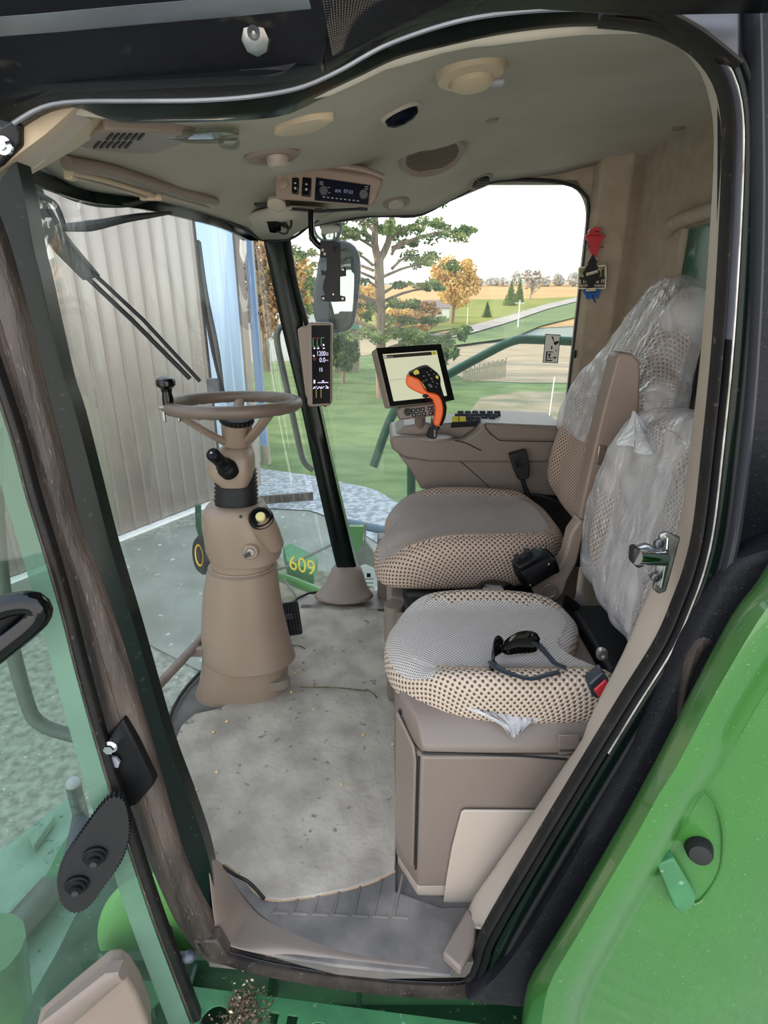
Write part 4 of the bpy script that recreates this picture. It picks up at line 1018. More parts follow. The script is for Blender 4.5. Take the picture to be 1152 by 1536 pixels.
# ================================================================ steering column
def oring(Lu, Ru, v, y, ry, n=36, sq=2.0, tilt=0.0):
    a, b = P(Lu, v, y=y), P(Ru, v, y=y); c = (a+b)/2; rx = (b.x-a.x)/2; out = []
    for k in range(n):
        t = 2*math.pi*k/n; cs, sn = math.cos(t), math.sin(t)
        x = math.copysign(abs(cs)**(2/sq), cs)*rx; yy = math.copysign(abs(sn)**(2/sq), sn)*ry
        out.append(V((c.x+x, c.y+yy, c.z+tilt*yy)))
    return out
YA = 1.66
col_ = thing('steering_column', 'taupe steering column with brown steering wheel standing by the windshield', 'steering column', P(366, 1030, y=YA))
MB().loft([oring(296, 434, 1031, YA, .115, sq=2.6), oring(301, 431, 1022, YA, .112, sq=2.6), oring(304, 431, 1000, YA, .108, sq=2.6), oring(306, 432, 965, YA, .105)]).build('base_skirt', M['column'], col_, angle=60)
MB().loft([oring(388, 436, 1028, 1.60, .03), oring(388, 434, 1016, 1.60, .03)]).build('base_lip', M['taupe2'], col_)
MB().loft([oring(309, 443, 986, YA, .125, tilt=-.1), oring(305, 441, 980, YA, .123, tilt=-.1), oring(303, 432, 950, YA, .115, tilt=-.08), oring(304, 424, 915, YA, .108, tilt=-.05), oring(306, 419, 885, YA, .10, tilt=-.02), oring(311, 416, 856, YA, .093), oring(315, 414, 845, YA, .09)]).build('lower_shroud', M['column'], col_, angle=60)
o = MB(); o.tube(oring(314, 415, 849, YA, .092), .0035, n=8, loop=True); o.build('shroud_seam', M['taupe2'], col_)
MB().loft([oring(318, 412, 852, YA, .086), oring(316, 411, 825, YA, .084), oring(314, 408, 800, YA, .08)]).build('neck_shroud', M['column'], col_)
up_ = MB().loft([oring(316, 422, 829, YA, .094, tilt=.13, sq=2.4), oring(311, 420, 818, YA, .095, tilt=.10, sq=2.5), oring(308, 408, 790, YA, .094, tilt=.05, sq=2.8), oring(307, 400, 768, YA, .090, sq=3), oring(311, 394, 757, YA, .084, sq=3), oring(320, 386, 754, YA, .07, sq=2.6)]).build('upper_shroud', M['column'], col_, angle=60)
mb = MB()
for u, v in ((361.5, 775), (386.5, 803), (310.5, 810)):
    c = P(u, v, y=1.565+(.06 if u < 320 else .02 if u > 380 else 0)); mb.lathe(c, (0, -1, .35), [(.0045, 0), (.0045, .004), (0, .004)], n=12)
mb.build('screw_hole', M['matte'], up_)
# lamp / socket pod on the right shoulder
c0, c1 = P(412, 818, y=1.62), P(392, 778, y=1.565)
pod = MB().tube([c0, c0.lerp(c1, .5), c1], [.030, .036, .036], n=24).build('socket_pod', M['column'], col_)
d = (P(389, 770, y=1.5)-P(400, 800, y=1.60)).normalized()
MB().lathe(c1, d, [(.037, -.004), (.037, .006), (.031, .012), (.029, .016), (.026, .012), (.023, .004), (0, .004)]).build('socket_ring', M['black'], pod)
MB().lathe(c1+d*.004, d, [(.0145, 0), (.0145, .013), (.012, .016), (0, .016)]).build('socket_cap', M['cream_btn'], pod)
# ignition
c = P(376, 828, y=1.562); dd = V((.1, -1, .25)).normalized()
ig = MB().lathe(c, dd, [(.024, -.01), (.024, .004), (.020, .008), (.014, .008), (.012, .006), (0, .006)]).build('ignition_switch', M['column'], col_)
MB().lathe(c, dd, [(.011, .006), (.011, .012), (0, .012)]).build('lock_barrel', M['steel'], ig)
MB().box(c+dd*.022+V((-.008, 0, -.006)), (.020, .006, .012), frame(dd)[1:] and (V((.8, 0, .5)).normalized(), dd, V((-.5, 0, .8)).normalized())).build('key', M['darksteel'], ig)
# bellows
prof = []
pr = [oring(326, 386, 756, YA, .052)]
for i in range(9):
    v = 755-i*6.2; s = i*.35
    pr += [oring(321+s*.6, 388-s, v, YA, .054), oring(325+s*.6, 384-s, v-2.8, YA, .050)]
MB().loft(pr).build('rubber_bellows', M['matte'], col_, angle=180)
# tilt head
hd = MB().loft([oring(332, 372, 728, YA-.04, .030, sq=3), oring(320, 378, 716, YA-.03, .046, sq=3.2), oring(313, 381, 705, YA-.02, .056, sq=3.4), oring(318, 380, 686, YA-.02, .054, sq=3.6), oring(327, 377, 674, YA-.01, .05, sq=3.2), oring(336, 373, 668, YA, .04, sq=2.6)]).build('tilt_head', M['column'], col_, angle=50)
j0 = P(343, 704, y=1.59); j1 = P(307, 670, y=1.50); d = (j1-j0).normalized()
sw = MB().lathe(j0, d, [(.030, -.01), (.030, .012), (.026, .018), (.022, .022), (.0245, .03), (.0205, .036), (.018, .044), (.0185, .056), (.0185, .062), (.0165, .064), (.0185, .067), (.0195, .088), (.018, .094), (.012, .098), (0, .098)]).build('light_stalk', M['black'], col_, angle=50)
c = j0+d*.0985; X = frame(d)[1]; Y = frame(d)[2]
hb = MB(); hb.prism([c+X*x+Y*y for x, y in ((-.006, -.001), (-.002, -.002), (.003, -.005), (.003, .005), (-.002, .002), (-.006, .001))], d*.0006); hb.build('horn_mark', M['mark'], sw)
# steering wheel
WC = P(350, 606, y=1.62); wr = .178
wx = V((1, 0, 0)); wy = V((0, 1, -.045)).normalized(); wn = wx.cross(wy)
def WP(t, r=wr, h=0): return WC+wx*(math.cos(t)*r)+wy*(math.sin(t)*r)+wn*h
M['wheelrim'] = mat('rim_brown', '6b5c52', .45, c2='63554b', scale=20)
whl = MB(); nn_ = 72; rings = []
for i in range(nn_):
    t = 2*math.pi*i/nn_; c = WP(t); rad = (c-WC).normalized(); wav = 1+.07*math.sin(t*30)
    rings.append([c+rad*(math.cos(q)*.0175)+wn*(math.sin(q)*(.0175*(wav if math.sin(q) < 0 else 1))) for q in [2*math.pi*k/14 for k in range(14)]])
wheel = whl.loft(rings, loop=True).build('steering_wheel', M['wheelrim'], col_, angle=180)
hubb = P(355, 666, y=1.655); hubt = P(355, 632, y=1.64)
MB().lathe(hubb, hubt-hubb, [(.028, -.004), (.040, .004), (.043, (hubt-hubb).length*.5), (.045, (hubt-hubb).length), (.03, (hubt-hubb).length+.004)]).build('wheel_hub', M['column'], wheel)
hc_ = MB(); hc_.lathe(hubt, hubt-hubb, [(.047, 0), (.048, .012), (.044, .016), (0, .016)], n=28)
for k in range(24):
    t = 2*math.pi*k/24; _, a, b = frame(hubt-hubb); hc_.box(hubt+(hubt-hubb).normalized()*.007+a*math.cos(t)*.048+b*math.sin(t)*.048, (.004, .004, .012))
hc_.build('ribbed_collar', M['black'], wheel)
for t, uv_ in ((math.radians(222), (339, 664)), (math.radians(-42), (371, 662)), (math.radians(98), (352, 652))):
    a = P(uv_[0], uv_[1], y=1.64 if t != math.radians(98) else 1.69); e = WP(t, wr-.004, -.004)
    MB().tube([a, a.lerp(e, .45)+V((0, 0, -.004)), e.lerp(a, .12)+V((0, 0, -.002)), e], [.014, .013, .012, .012], n=10, smooth=14, flat=(1.35, .8)).build('spoke', M['column'], wheel)
kt = math.radians(214); kb = WP(kt, wr, .008)
kn = MB().lathe(kb, (0, 0, 1), [(.014, 0), (.015, .02), (.0125, .034), (.015, .046), (.024, .054), (.0255, .064), (.022, .072), (.012, .077), (0, .078)], n=24).build('spinner_knob', M['gloss'], wheel)
mb = MB(); mb.box(kb+V((.0, 0, -.002)), (.045, .03, .008)); mb.box(kb+V((-.01, -.016, -.025)), (.008, .008, .03)); mb.box(kb+V((.028, -.014, -.025)), (.008, .008, .03))
mb.build('knob_clamp', M['steel'], kn, bevel=.002)
# foot rest bar
f0, f1, f2 = P(234, 1032, y=1.45), P(290, 972, y=1.62), P(318, 940, y=1.74)
mb = MB(); mb.tube([f0, f1, f2], [.0145, .0145, .0145], n=14); mb.sphere(f0, .0145); fb_ = mb.build('foot_bar', mat('dusty_grey_bar', '6f6058', .5, c2='7f7068', scale=20), col_, angle=60)
MB().box(P(300, 977, y=1.62), (.075, .02, .035)).build('bar_bracket', M['taupe2'], fb_, bevel=.004)
# brake pedal, partly behind the column
pc = P(436, 928, y=1.90); bp_ = thing('brake_pedal', 'ribbed black brake pedal poking out right of the steering column', 'pedal', (pc.x, pc.y, 0))
X = V((.95, .1, .35)).normalized(); Z = V((-.15, .35, .9)).normalized(); X = (X-Z*X.dot(Z)).normalized(); Y = Z.cross(X)
MB().box(pc, (.075, .02, .13), (X, Y, Z)).build('pedal_pad', M['black'], bp_, bevel=.006)
mb = MB()
for k in range(7): mb.box(pc+X*(-.033+.011*k)-Y*.011, (.005, .005, .125), (X, Y, Z))
mb.build('rib', M['matte'], bp_)
MB().box(pc-Y*.014+Z*.01, (.03, .004, .022), (X, Y, Z)).build('pad_emblem', M['slate'], bp_, bevel=.004)
MB().tube([pc+Y*.01, (pc.x-.01, pc.y+.06, .1), (pc.x-.02, pc.y+.08, .0)], .01).build('arm', M['matte'], bp_)

# ================================================================ pillar monitor
def qp(pts, y): return [P(u, v, y=y) for u, v in pts]
pm = thing('pillar_monitor', 'tall narrow digital readout on the black corner pillar', 'monitor', P(478, 610, y=2.2))
MB().prism(qp([(461, 486), (464, 484), (495, 484), (498, 488), (497.5, 605), (494, 609), (465, 610.5), (461, 607)], 2.16), (0, .05, 0)).build('housing', M['taupe'], pm, bevel=.006, seg=3)
MB().prism(qp([(446, 494), (452, 490), (463, 489), (463, 603), (458, 592), (457, 584)], 2.17), (0, .05, 0)).build('mount_arm', M['taupe'], pm, bevel=.004)
face = MB().prism(qp([(467, 488), (495.5, 488), (495, 605), (468.7, 606.5)], 2.1585), (0, .004, 0)).build('display', M['lcd'], pm, bevel=.001)
X_, Y_ = V((1, 0, 0)), V((0, 0, 1)); yk = 2.157
def dm(u, v): return P(440+u/10.97, 480+v/10.97, y=yk)
def seg(mb, pts, w=.0012): 
    for a, b in zip(pts, pts[1:]):
        a, b = dm(*a), dm(*b); dr = (b-a); L_ = dr.length; dr.normalize(); mb.box((a+b)/2, (L_, .0006, w), (dr, V((0, 1, 0)), dr.cross(V((0, 1, 0)))))
mb = MB(); seg(mb, [(325, 310), (325, 435), (360, 435)]); seg(mb, [(392, 345), (392, 430), (425, 435)]); seg(mb, [(510, 290), (458, 292), (458, 405)]); mb.build('gauge_bars', M['seg_green'], face)
mb = MB(); seg(mb, [(360, 292), (325, 295), (325, 310)]); seg(mb, [(425, 290), (392, 295), (392, 345)]); seg(mb, [(458, 405), (458, 432), (485, 432)]); seg(mb, [(330, 620), (330, 650), (350, 665), (370, 640), (365, 620), (340, 630)]); mb.build('warning_bars', M['seg_red'], face)
mb = MB(); seg(mb, [(375, 1145), (378, 1280)], .0018); seg(mb, [(455, 1145), (457, 1280)], .0018); mb.build('amber_bars', M['seg_amber'], face)
mb = MB(); seg(mb, [(498, 395), (498, 425)], .006); seg(mb, [(333, 465), (360, 465)], .005); seg(mb, [(392, 465), (425, 465)], .005); seg(mb, [(485, 465), (515, 465)], .004); seg(mb, [(325, 590), (352, 590)], .006)
seg(mb, [(347, 985), (347, 1045)], .0062); seg(mb, [(400, 1032), (575, 1028)], .0026); seg(mb, [(472, 1005), (505, 1005)], .005)
for k in range(9): seg(mb, [(330+k*20, 1135-(k % 3)*18), (348+k*20, 1095+(k % 2)*25)], .003)
seg(mb, [(530, 1120), (580, 1120)], .003); seg(mb, [(535, 1080), (560, 1100), (580, 1115)], .003); mb.build('icons', M['seg_white'], face)
text('reading', '1200', dm(458, 555), X_, Y_, .0235, M['seg_white'], face, sx=.72)
text('unit', 'Ω', dm(558, 562), X_, Y_, .014, M['seg_white'], face, sx=.8)
text('reading', '0.0', dm(478, 660), X_, Y_, .0235, M['seg_white'], face, sx=.78)
text('unit', 'mph', dm(552, 662), X_, Y_, .006, M['seg_white'], face)
text('reading', '15', dm(452, 820), X_, Y_, .019, M['seg_white'], face, sx=.8)

# ================================================================ touchscreen with keypad
ts = thing('touchscreen_display', 'tilted touchscreen with a lit cream screen on the armrest console', 'monitor', P(625, 620, y=1.98))
def TQ(pts, y0=1.985, dyv=-.0008): return [P(u, v, y=y0+dyv*(v-560)) for u, v in pts]
MB().prism(TQ([(563, 522), (662, 515), (682.5, 600), (584, 611)]), V((-.018, .055, -.016))).build('case', M['taupe'], ts, bevel=.008, seg=3)
bz = MB().prism(TQ([(564, 522), (661.5, 515.6), (682, 600), (585, 610)], 1.983), (0, .004, 0)).build('bezel', M['gloss'], ts, bevel=.0015)
MB().prism(TQ([(574, 531.5), (654.8, 525.8), (670.6, 593.5), (590.5, 602)], 1.981), (0, .002, 0)).build('screen', M['screen_on'], bz)
MB().prism(TQ([(575, 533), (647, 527.4), (648.2, 532.6), (576.5, 538)], 1.9795), (0, .001, 0)).build('title_bar', M['screen_bar'], bz)
MB().prism(TQ([(647.5, 527.2), (653.8, 526.8), (655, 531.6), (648.6, 532.3)], 1.979), (0, .001, 0)).build('menu_button', M['yellow'], bz)
MB().prism(TQ([(576, 533.6), (579.5, 533.3), (580.4, 536.8), (577, 537)], 1.979), (0, .001, 0)).build('icon', M['sticker'], bz)
tx = (TQ([(653, 530)])[0]-TQ([(577, 536)])[0]).normalized(); ty = (TQ([(574, 532)])[0]-TQ([(590, 602)])[0]).normalized()
text('caption', 'Settings', TQ([(585, 535.2)], 1.9785)[0], tx, ty, .0065, M['sticker'], bz)
text('message', 'fully featured', TQ([(599, 569)], 1.9785)[0], tx, ty, .0065, mat('pale_grey_ink', 'a8a890', .6), bz)
mb = MB(); cc = TQ([(588.5, 569)], 1.979)[0]; mb.tube([cc+tx*.006*math.cos(t)+ty*.006*math.sin(t) for t in [-3.6+.42*k for k in range(11)]], .0006, n=5); mb.build('spinner_icon', mat('pale_grey_ring', '98987f', .6), bz)
kp_ = thing('keypad', 'taupe button keypad with black keys below the tilted touchscreen', 'keypad', P(632, 625, y=1.98))
MB().prism(qp([(595, 616), (600, 611), (668, 603), (671, 612), (669, 622), (600, 631), (596, 626)], 1.965), (0, .05, 0)).build('case', M['taupe2'], kp_, bevel=.008, seg=3)
c = P(611.5, 618, y=1.962); MB().lathe(c, (0, -1, .1), [(.0125, -.004), (.0125, .010), (.011, .013), (0, .013)]).build('dial', M['matte'], kp_)
for r_, row in enumerate((((620, 615.5), (627, 614.7), (634, 613.9), (644.5, 612.6), (651, 612), (657.5, 611.2)), ((621, 622.5), (628.5, 621.7), (636, 620.8), (646, 619.6), (652.5, 618.9), (659, 618)))):
    for u, v in row:
        kb_ = MB().box(P(u, v, y=1.963), (.0145, .006, .0125)).build('key', M['matte'], kp_, bevel=.001)
        MB().box(P(u, v, y=1.959), (.005, .0006, .0035)).build('legend', M['mark'], kb_)
MB().tube([P(630, 640, y=2.08), P(630, 615, y=2.04)], .02, n=12).build('stand_post', M['taupe2'], ts)

# ================================================================ armrest console
cn = thing('armrest_console', 'taupe control console running along the far side window', 'console', P(720, 740, y=2.05))
YC = 2.04
def cpz(px, y=YC): return [P(u, v, y=y) for u, v in px]
body = cpz([(597, 682), (612, 687), (690, 690), (850, 690), (850, 745), (800, 743), (700, 738), (632, 734), (616, 706)])
MB().prism(body, (0, .25, 0)).build('lower_panel', M['taupe2'], cn, bevel=.008, seg=3)
MB().tube(cpz([(602, 683.5), (640, 688.5), (682, 690), (700, 700), (738, 735)], YC-.001), .0016, n=6, smooth=30).build('panel_groove', M['matte'], cn)
upb = cpz([(585, 662), (586, 656), (600, 653.5), (628, 655), (648, 653), (668, 657), (694, 662), (712, 650), (727, 634), (850, 640), (850, 694), (700, 694), (640, 693), (604, 686), (588, 674)], YC-.015)
MB().prism(upb, (0, .27, 0)).build('upper_body', M['taupe2'], cn, bevel=.010, seg=3)
MB().prism(cpz([(591, 654), (607, 639), (640, 634), (647, 635), (650, 655), (620, 657)], YC+.02), (0, .20, 0)).build('front_pod', M['taupe2'], cn, bevel=.010, seg=3)
MB().prism(cpz([(650, 656), (652, 636), (725, 631), (727, 640), (702, 658), (680, 664)], YC+.05), (0, .17, 0)).build('middle_cover', M['taupe2'], cn, bevel=.006)
lid = MB().prism(cpz([(728, 637), (732, 645), (745, 656), (755, 659), (850, 661), (850, 645), (760, 637)], YC-.018), (0, .27, 0)).build('storage_lid', M['taupe2'], cn, bevel=.006, seg=3)
MB().tube(cpz([(727, 636), (731, 646), (745, 657.5), (757, 661), (846, 662.5)], YC-.019), .0016, n=6, smooth=30).build('lid_groove', M['matte'], cn)
o = MB(); o.lathe(P(652, 656, y=YC-.0), (0, 0, 1), [(.045, -.004), (.045, .004), (.036, .007), (0, .007)], sx=1.5); o.build('lever_gate', M['taupe'], cn)
MB().tube([P(682, 660, y=YC-.018), P(700, 665, y=YC-.018), P(722, 676, y=YC-.016)], .002, n=6).build('crease', M['matte'], cn)
# key field on the console top
X = V((1, .05, -.02)).normalized(); Z = V((0, .8, .6)).normalized(); Y = Z.cross(X).normalized()
for j in range(3):
    for i in range(6):
        p = P(683+i*11+j*4, 629-j*4.2, y=2.10+j*.035)
        MB().box(p, (.024, .007, .026), (X, Y, Z)).build('control_key', M['yellow'] if (j == 0 and i < 2) else (M['matte'] if (i+j) % 3 else M['slate']), cn, bevel=.002)
MB().prism([P(676, 634, y=2.08), P(745, 630, y=2.08), P(756, 622, y=2.24), P(700, 618, y=2.24)], (0, 0, -.02)).build('key_bed', M['black'], cn, bevel=.004)

# belt buckle stalk standing at the console
bk_ = thing('seat_belt_buckle', 'black belt buckle on a stalk in front of the console side', 'seat belt buckle', P(796, 750, y=1.99))
MB().prism(cpz([(764, 682), (790, 675), (795, 700), (794, 716), (787, 721), (778, 720), (771, 704)], 1.985), (0, .03, 0)).build('buckle_body', M['matte'], bk_, bevel=.005, seg=3)
MB().prism(cpz([(772, 690), (785, 687), (787, 699), (775, 702)], 1.982), (0, .004, 0)).build('release_button', M['gloss'], bk_, bevel=.001)
MB().tube(cpz([(784, 719), (788, 733), (796, 750)], 1.99), .009, n=10, smooth=10).build('stalk', M['matte'], bk_)
MB().tube([P(784, 742, y=2.0), P(810, 744, y=2.0), P(838, 756, y=1.98), P(820, 768, y=1.95), P(800, 752, y=1.97)], .006, n=8, smooth=30).build('cable', M['matte'], bk_)

# ================================================================ joystick
jy = thing('joystick', 'orange and black multifunction hand lever in front of the touchscreen', 'joystick', P(653, 655, y=1.98))
def J5(pts, y): return [P(590+a/10.47, 520+b/10.47, y=y) for a, b in pts]
jo = [(200, 560), (215, 480), (250, 440), (330, 480), (410, 510), (450, 570), (490, 650), (540, 705), (620, 730), (700, 750), (745, 800), (780, 880), (795, 1000), (775, 1120), (728, 1245), (640, 1235), (655, 1120), (665, 1000), (648, 910), (605, 825), (540, 795), (470, 760), (380, 722), (280, 670), (215, 620)]
jb = [(240, 440), (330, 388), (400, 350), (510, 318), (560, 325), (650, 390), (735, 470), (745, 600), (780, 720), (820, 850), (838, 980), (818, 1120), (765, 1235), (728, 1245), (775, 1120), (792, 1000), (776, 880), (740, 795), (700, 742), (620, 715), (560, 715), (500, 640), (450, 560), (400, 495), (320, 470)]
def puff(name, px, y, T_, m, parent, bev):
    return MB().prism(J5([(p.x, p.y) for p in spline([V((a, b, 0)) for a, b in px], 70, closed=True)], y), (0, T_, 0)).build(name, m, parent, bevel=bev, seg=5, angle=60)
puff('orange_grip', jo, 1.905, .055, M['orange'], jy, .011)
puff('black_grip', jb, 1.898, .060, mat('black_grip_plastic', '08080a', .55, spec=.1), jy, .008)
kl = [(530, 400, .010, .006), (480, 460, .008, .008), (560, 440, .010, .008), (600, 500, .010, .008), (520, 520, .009, .007), (640, 430, .008, .006), (590, 375, .007, .006), (690, 580, .009, .007), (670, 630, .009, .006), (580, 610, .018, .011), (620, 545, .009, .007), (480, 540, .008, .007)]
dj = V((0, -1, .1)).normalized()
for a, b, w_, h_ in kl:
    p = J5([(a, b)], 1.897)[0]; MB().box(p, (w_, .006, h_), (V((.8, 0, -.6)), V((0, 1, 0)), V((.6, 0, .8)))).build('thumb_button', M['gloss'], jy, bevel=.0015)
for q, nm in ((J5([(312, 400), (365, 360), (400, 375), (412, 425), (350, 445), (320, 432)], 1.893), 'yellow_key'), (J5([(665, 460), (690, 448), (715, 480), (700, 512), (665, 490)], 1.893), 'yellow_key')):
    MB().prism(q, (0, .012, 0)).build(nm, M['yellow'], jy, bevel=.001)
MB().sphere(J5([(505, 775)], 1.905)[0], .009, sc=(1.2, .8, .7)).build('trigger', M['matte'], jy)
MB().cyl(J5([(690, 1245)], 1.93)[0], J5([(672, 1305)], 1.93)[0], .011, .009).build('collar', M['matte'], jy)
MB().cyl(J5([(658, 1290)], 1.93)[0], J5([(652, 1410)], 1.94)[0], .005).build('shaft', M['chrome'], jy)
MB().cyl(J5([(620, 1290)], 1.95)[0], J5([(600, 1400)], 1.96)[0], .016, .02).build('boot', M['matte'], jy)

# ================================================================ operator seat
seat = thing('operator_seat', 'brown woven operator seat beyond the passenger seat, bag film over its backrest', 'seat', (.3, 1.74, 0))
oo = [(-.025, 1.56), (-.03, 1.66), (.0, 1.735), (.015, 1.79), (.0, 1.87), (.04, 1.955), (.16, 2.0), (.33, 2.005), (.47, 1.97), (.55, 1.88), (.565, 1.74), (.55, 1.58), (.44, 1.50), (.28, 1.475), (.12, 1.475), (.01, 1.50)]
def hop(a, b, s):
    h = .035*sstep(.13, .22, abs(b-1.74))*sstep(-.02, .20, a) - .035*sstep(.10, -.03, a) + .02*sstep(.40, .55, a)
    if b < 1.60: h -= .02*sstep(.25, 0, a)
    return h
pillow('seat_cushion', oo, (0, 0, .475), (1, 0, 0), (0, 1, 0), (0, 0, 1), .135, [M['dots2'], M['fine2']], seat, hop, lambda a, b, i: 1 if (abs(b-1.74) < .165+.05*sstep(.12, 0, a) and a < .50 and i < 12) else 0, n=64, r=.05, bulge=.012)
ob_ = [(1.74, 0), (1.60, .01), (1.50, .08), (1.475, .22), (1.50, .36), (1.56, .47), (1.60, .58), (1.635, .68), (1.70, .735), (1.78, .73), (1.85, .67), (1.90, .56), (1.96, .45), (1.995, .34), (2.01, .2), (1.98, .07), (1.88, .01)]
bo = V((.69, 0, .60)); bW = V((.275, 0, 1)).normalized(); bN = V((-1, 0, .275)).normalized()
def hback(a, b, s): return .03*sstep(.12, .22, abs(a-1.74))*sstep(.55, .4, b)-.02*sstep(.45, .7, b)
back = pillow('backrest', ob_, bo, (0, 1, 0), bW, bN, .105, [M['dots2'], M['fine2']], seat, hback, None, n=64, r=.04)
MB().prism([bo+V((.0, 1.53, -.05)), bo+V((0, 1.95, -.05)), bo+V((0, 1.95, .0))+bW*.45, bo+V((0, 1.85, 0))+bW*.66, bo+V((0, 1.63, 0))+bW*.66, bo+V((0, 1.53, 0))+bW*.45], V((.025, 0, -.006))).build('back_shell', M['matte'], seat, bevel=.01)
fo = [(1.74, .20), (1.60, .20), (1.50, .22), (1.455, .30), (1.47, .42), (1.53, .52), (1.57, .62), (1.62, .715), (1.70, .765), (1.79, .76), (1.87, .69), (1.92, .58), (1.98, .46), (2.02, .36), (2.03, .24), (1.90, .20)]
film = pillow('backrest_film', fo, bo-bN*.012, (0, 1, 0), bW, bN, .130, [M['film']], seat, hback, None, n=90, r=.045, wob=.006)
# loose skirt of film hanging to the right of the head
q = [[P(u, v, x=xx) for (u, v, xx) in row] for row in (((985, 452, .77), (1005, 462, .77), (1018, 500, .77), (1026, 560, .76), (1034, 600, .75)), ((975, 470, .76), (992, 500, .77), (1000, 540, .76), (1008, 580, .76), (1016, 608, .76)), ((960, 520, .77), (970, 560, .75), (978, 600, .75), (985, 622, .74), (975, 636, .74)))]
G = []
for j in range(9):
    row = []
    for i in range(5):
        a, b, c = q[0][i], q[1][i], q[2][i]; t = j/8; row.append(a*(1-t)**2+b*2*t*(1-t)+c*t*t)
    G.append([p+V((0, .006*math.sin(k*1.9+j), .003*math.sin(k*1.3+j*2))) for k, p in enumerate(spline(row, 24))])
MB().grid(G).build('film_tail', M['film3'], film, angle=180)
# suspension / base
MB().box((.62, 2.10, .44), (.5, .06, .34)).build('dark_fill', M['matte'], cn)  # black box added to stand for the dark space below the console
bs = MB(); bs.box((.30, 1.74, .40), (.48, .40, .10)); bs.box((.30, 1.74, .2), (.40, .36, .36)); bs.build('suspension_base', M['matte'], seat, bevel=.02)
MB().box((.06, 1.72, .22), (.10, .34, .40)).build('base_front', M['taupe2'], seat, bevel=.015)
MB().cyl((.03, 1.50, .30), (.03, 1.50, .43), .030).build('adjuster_knob', M['taupe2'], seat)
# folded-up armrest with its link
ya = 1.45
arm = MB().prism([P(u, v, y=ya) for u, v in ((926, 534), (933, 529), (950, 531), (960, 543), (961, 560), (959, 622), (944, 640), (924, 668), (906, 722), (884, 782), (868, 778), (876, 740), (892, 668), (906, 610))], (0, .065, 0)).build('armrest', M['taupe'], seat, bevel=.010, seg=3)
MB().prism([P(u, v, y=ya-.004) for u, v in ((898, 667), (911, 669), (907, 699), (894, 697))], (0, .02, 0)).build('adjuster_roller', mat('brown_metal_roller', '8a7a70', .3, .6), arm, bevel=.004)
lk = MB().prism([P(u, v, y=ya-.01) for u, v in ((870, 780), (882, 782), (874, 812), (866, 845), (852, 870), (846, 892), (836, 902), (812, 902), (802, 894), (803, 872), (812, 862), (838, 850), (848, 832), (856, 800))], (0, .05, 0)).build('armrest_link', M['taupe'], seat, bevel=.008, seg=3)
c = P(824, 886, y=ya-.012); mb = MB(); mb.lathe(c, (0, -1, 0), [(.024, -.004), (.024, .004), (.021, .006), (.017, .003), (0, .003)]); mb.build('pivot_cover', M['taupe2'], lk)
# retractor housing
rt_ = thing('belt_retractor', 'black rounded camera shaped housing clipped to the edge of the operator seat', 'housing', P(800, 876, y=1.42))
c0, c1 = P(782, 864, y=1.41), P(820, 842, y=1.43)
dx = (c1-c0).normalized(); up2 = V((-.35, -.25, .9)); up2 = (up2-dx*up2.dot(dx)).normalized(); fw = dx.cross(up2).normalized()
sh = []
for t in [math.pi*2*k/26 for k in range(26)]:
    cs, sn = math.cos(t), math.sin(t)
    sh.append((math.copysign(abs(cs)**.6, cs)*.036, math.copysign(abs(sn)**.6, sn)*.036))
MB().loft([[c+up2*a+fw*b for a, b in sh] for c in (c0-dx*.004, c0+dx*.0, c1, c1+dx*.012)]).build('housing', M['black'], rt_, bevel=.004, angle=40)
MB().loft([[c+up2*(a*1.04)+fw*(b*1.04) for a, b in sh] for c in (c1+dx*.004, c1+dx*.014)]).build('end_cover', M['gloss'], rt_, bevel=.002)
cc = (c0+c1)/2+up2*.046
MB().box(cc-dx*.01, (.075, .04, .014), (dx, fw, up2)).build('top_plate', M['matte'], rt_, bevel=.003)
mb = MB(); mb.box(cc-dx*.018+up2*.014, (.05, .018, .016), (dx, fw, up2)); mb.box(cc-dx*.034+up2*.024, (.012, .018, .012), (dx, fw, up2)); mb.box(cc-dx*.004+up2*.024, (.012, .018, .012), (dx, fw, up2)); mb.build('clip', M['matte'], rt_, bevel=.002)
for q_ in (c0-fw*.034*(1 if fw.y > 0 else -1)+up2*-.012+dx*.004, c1-fw*.034*(1 if fw.y > 0 else -1)+up2*.022-dx*.01):
    MB().sphere(q_, .004).build('rivet', M['steel'], rt_)
# dark running gear between the seats
cg = thing('seat_slide_rail', 'black slide rail and latch tucked between the two seats', 'rail', P(760, 890, y=1.42))
mb = MB(); mb.box((.26, 1.41, .455), (.40, .08, .05)); mb.box((.34, 1.43, .33), (.5, .12, .2)); mb.build('rail_body', M['matte'], cg, bevel=.006)
MB().lathe(P(745, 888, y=1.385), (0, -.3, 1), [(.05, -.02), (.05, 0), (.03, .012), (0, .014)], sx=1.2).build('round_cover', M['gloss'], cg)
lt = MB().box(P(740, 889, y=1.37), (.058, .03, .024)).build('latch_button', M['taupe2'], cg, bevel=.005)
MB().box(P(740, 889, y=1.353), (.018, .002, .010)).build('latch_mark', M['sticker'], lt)

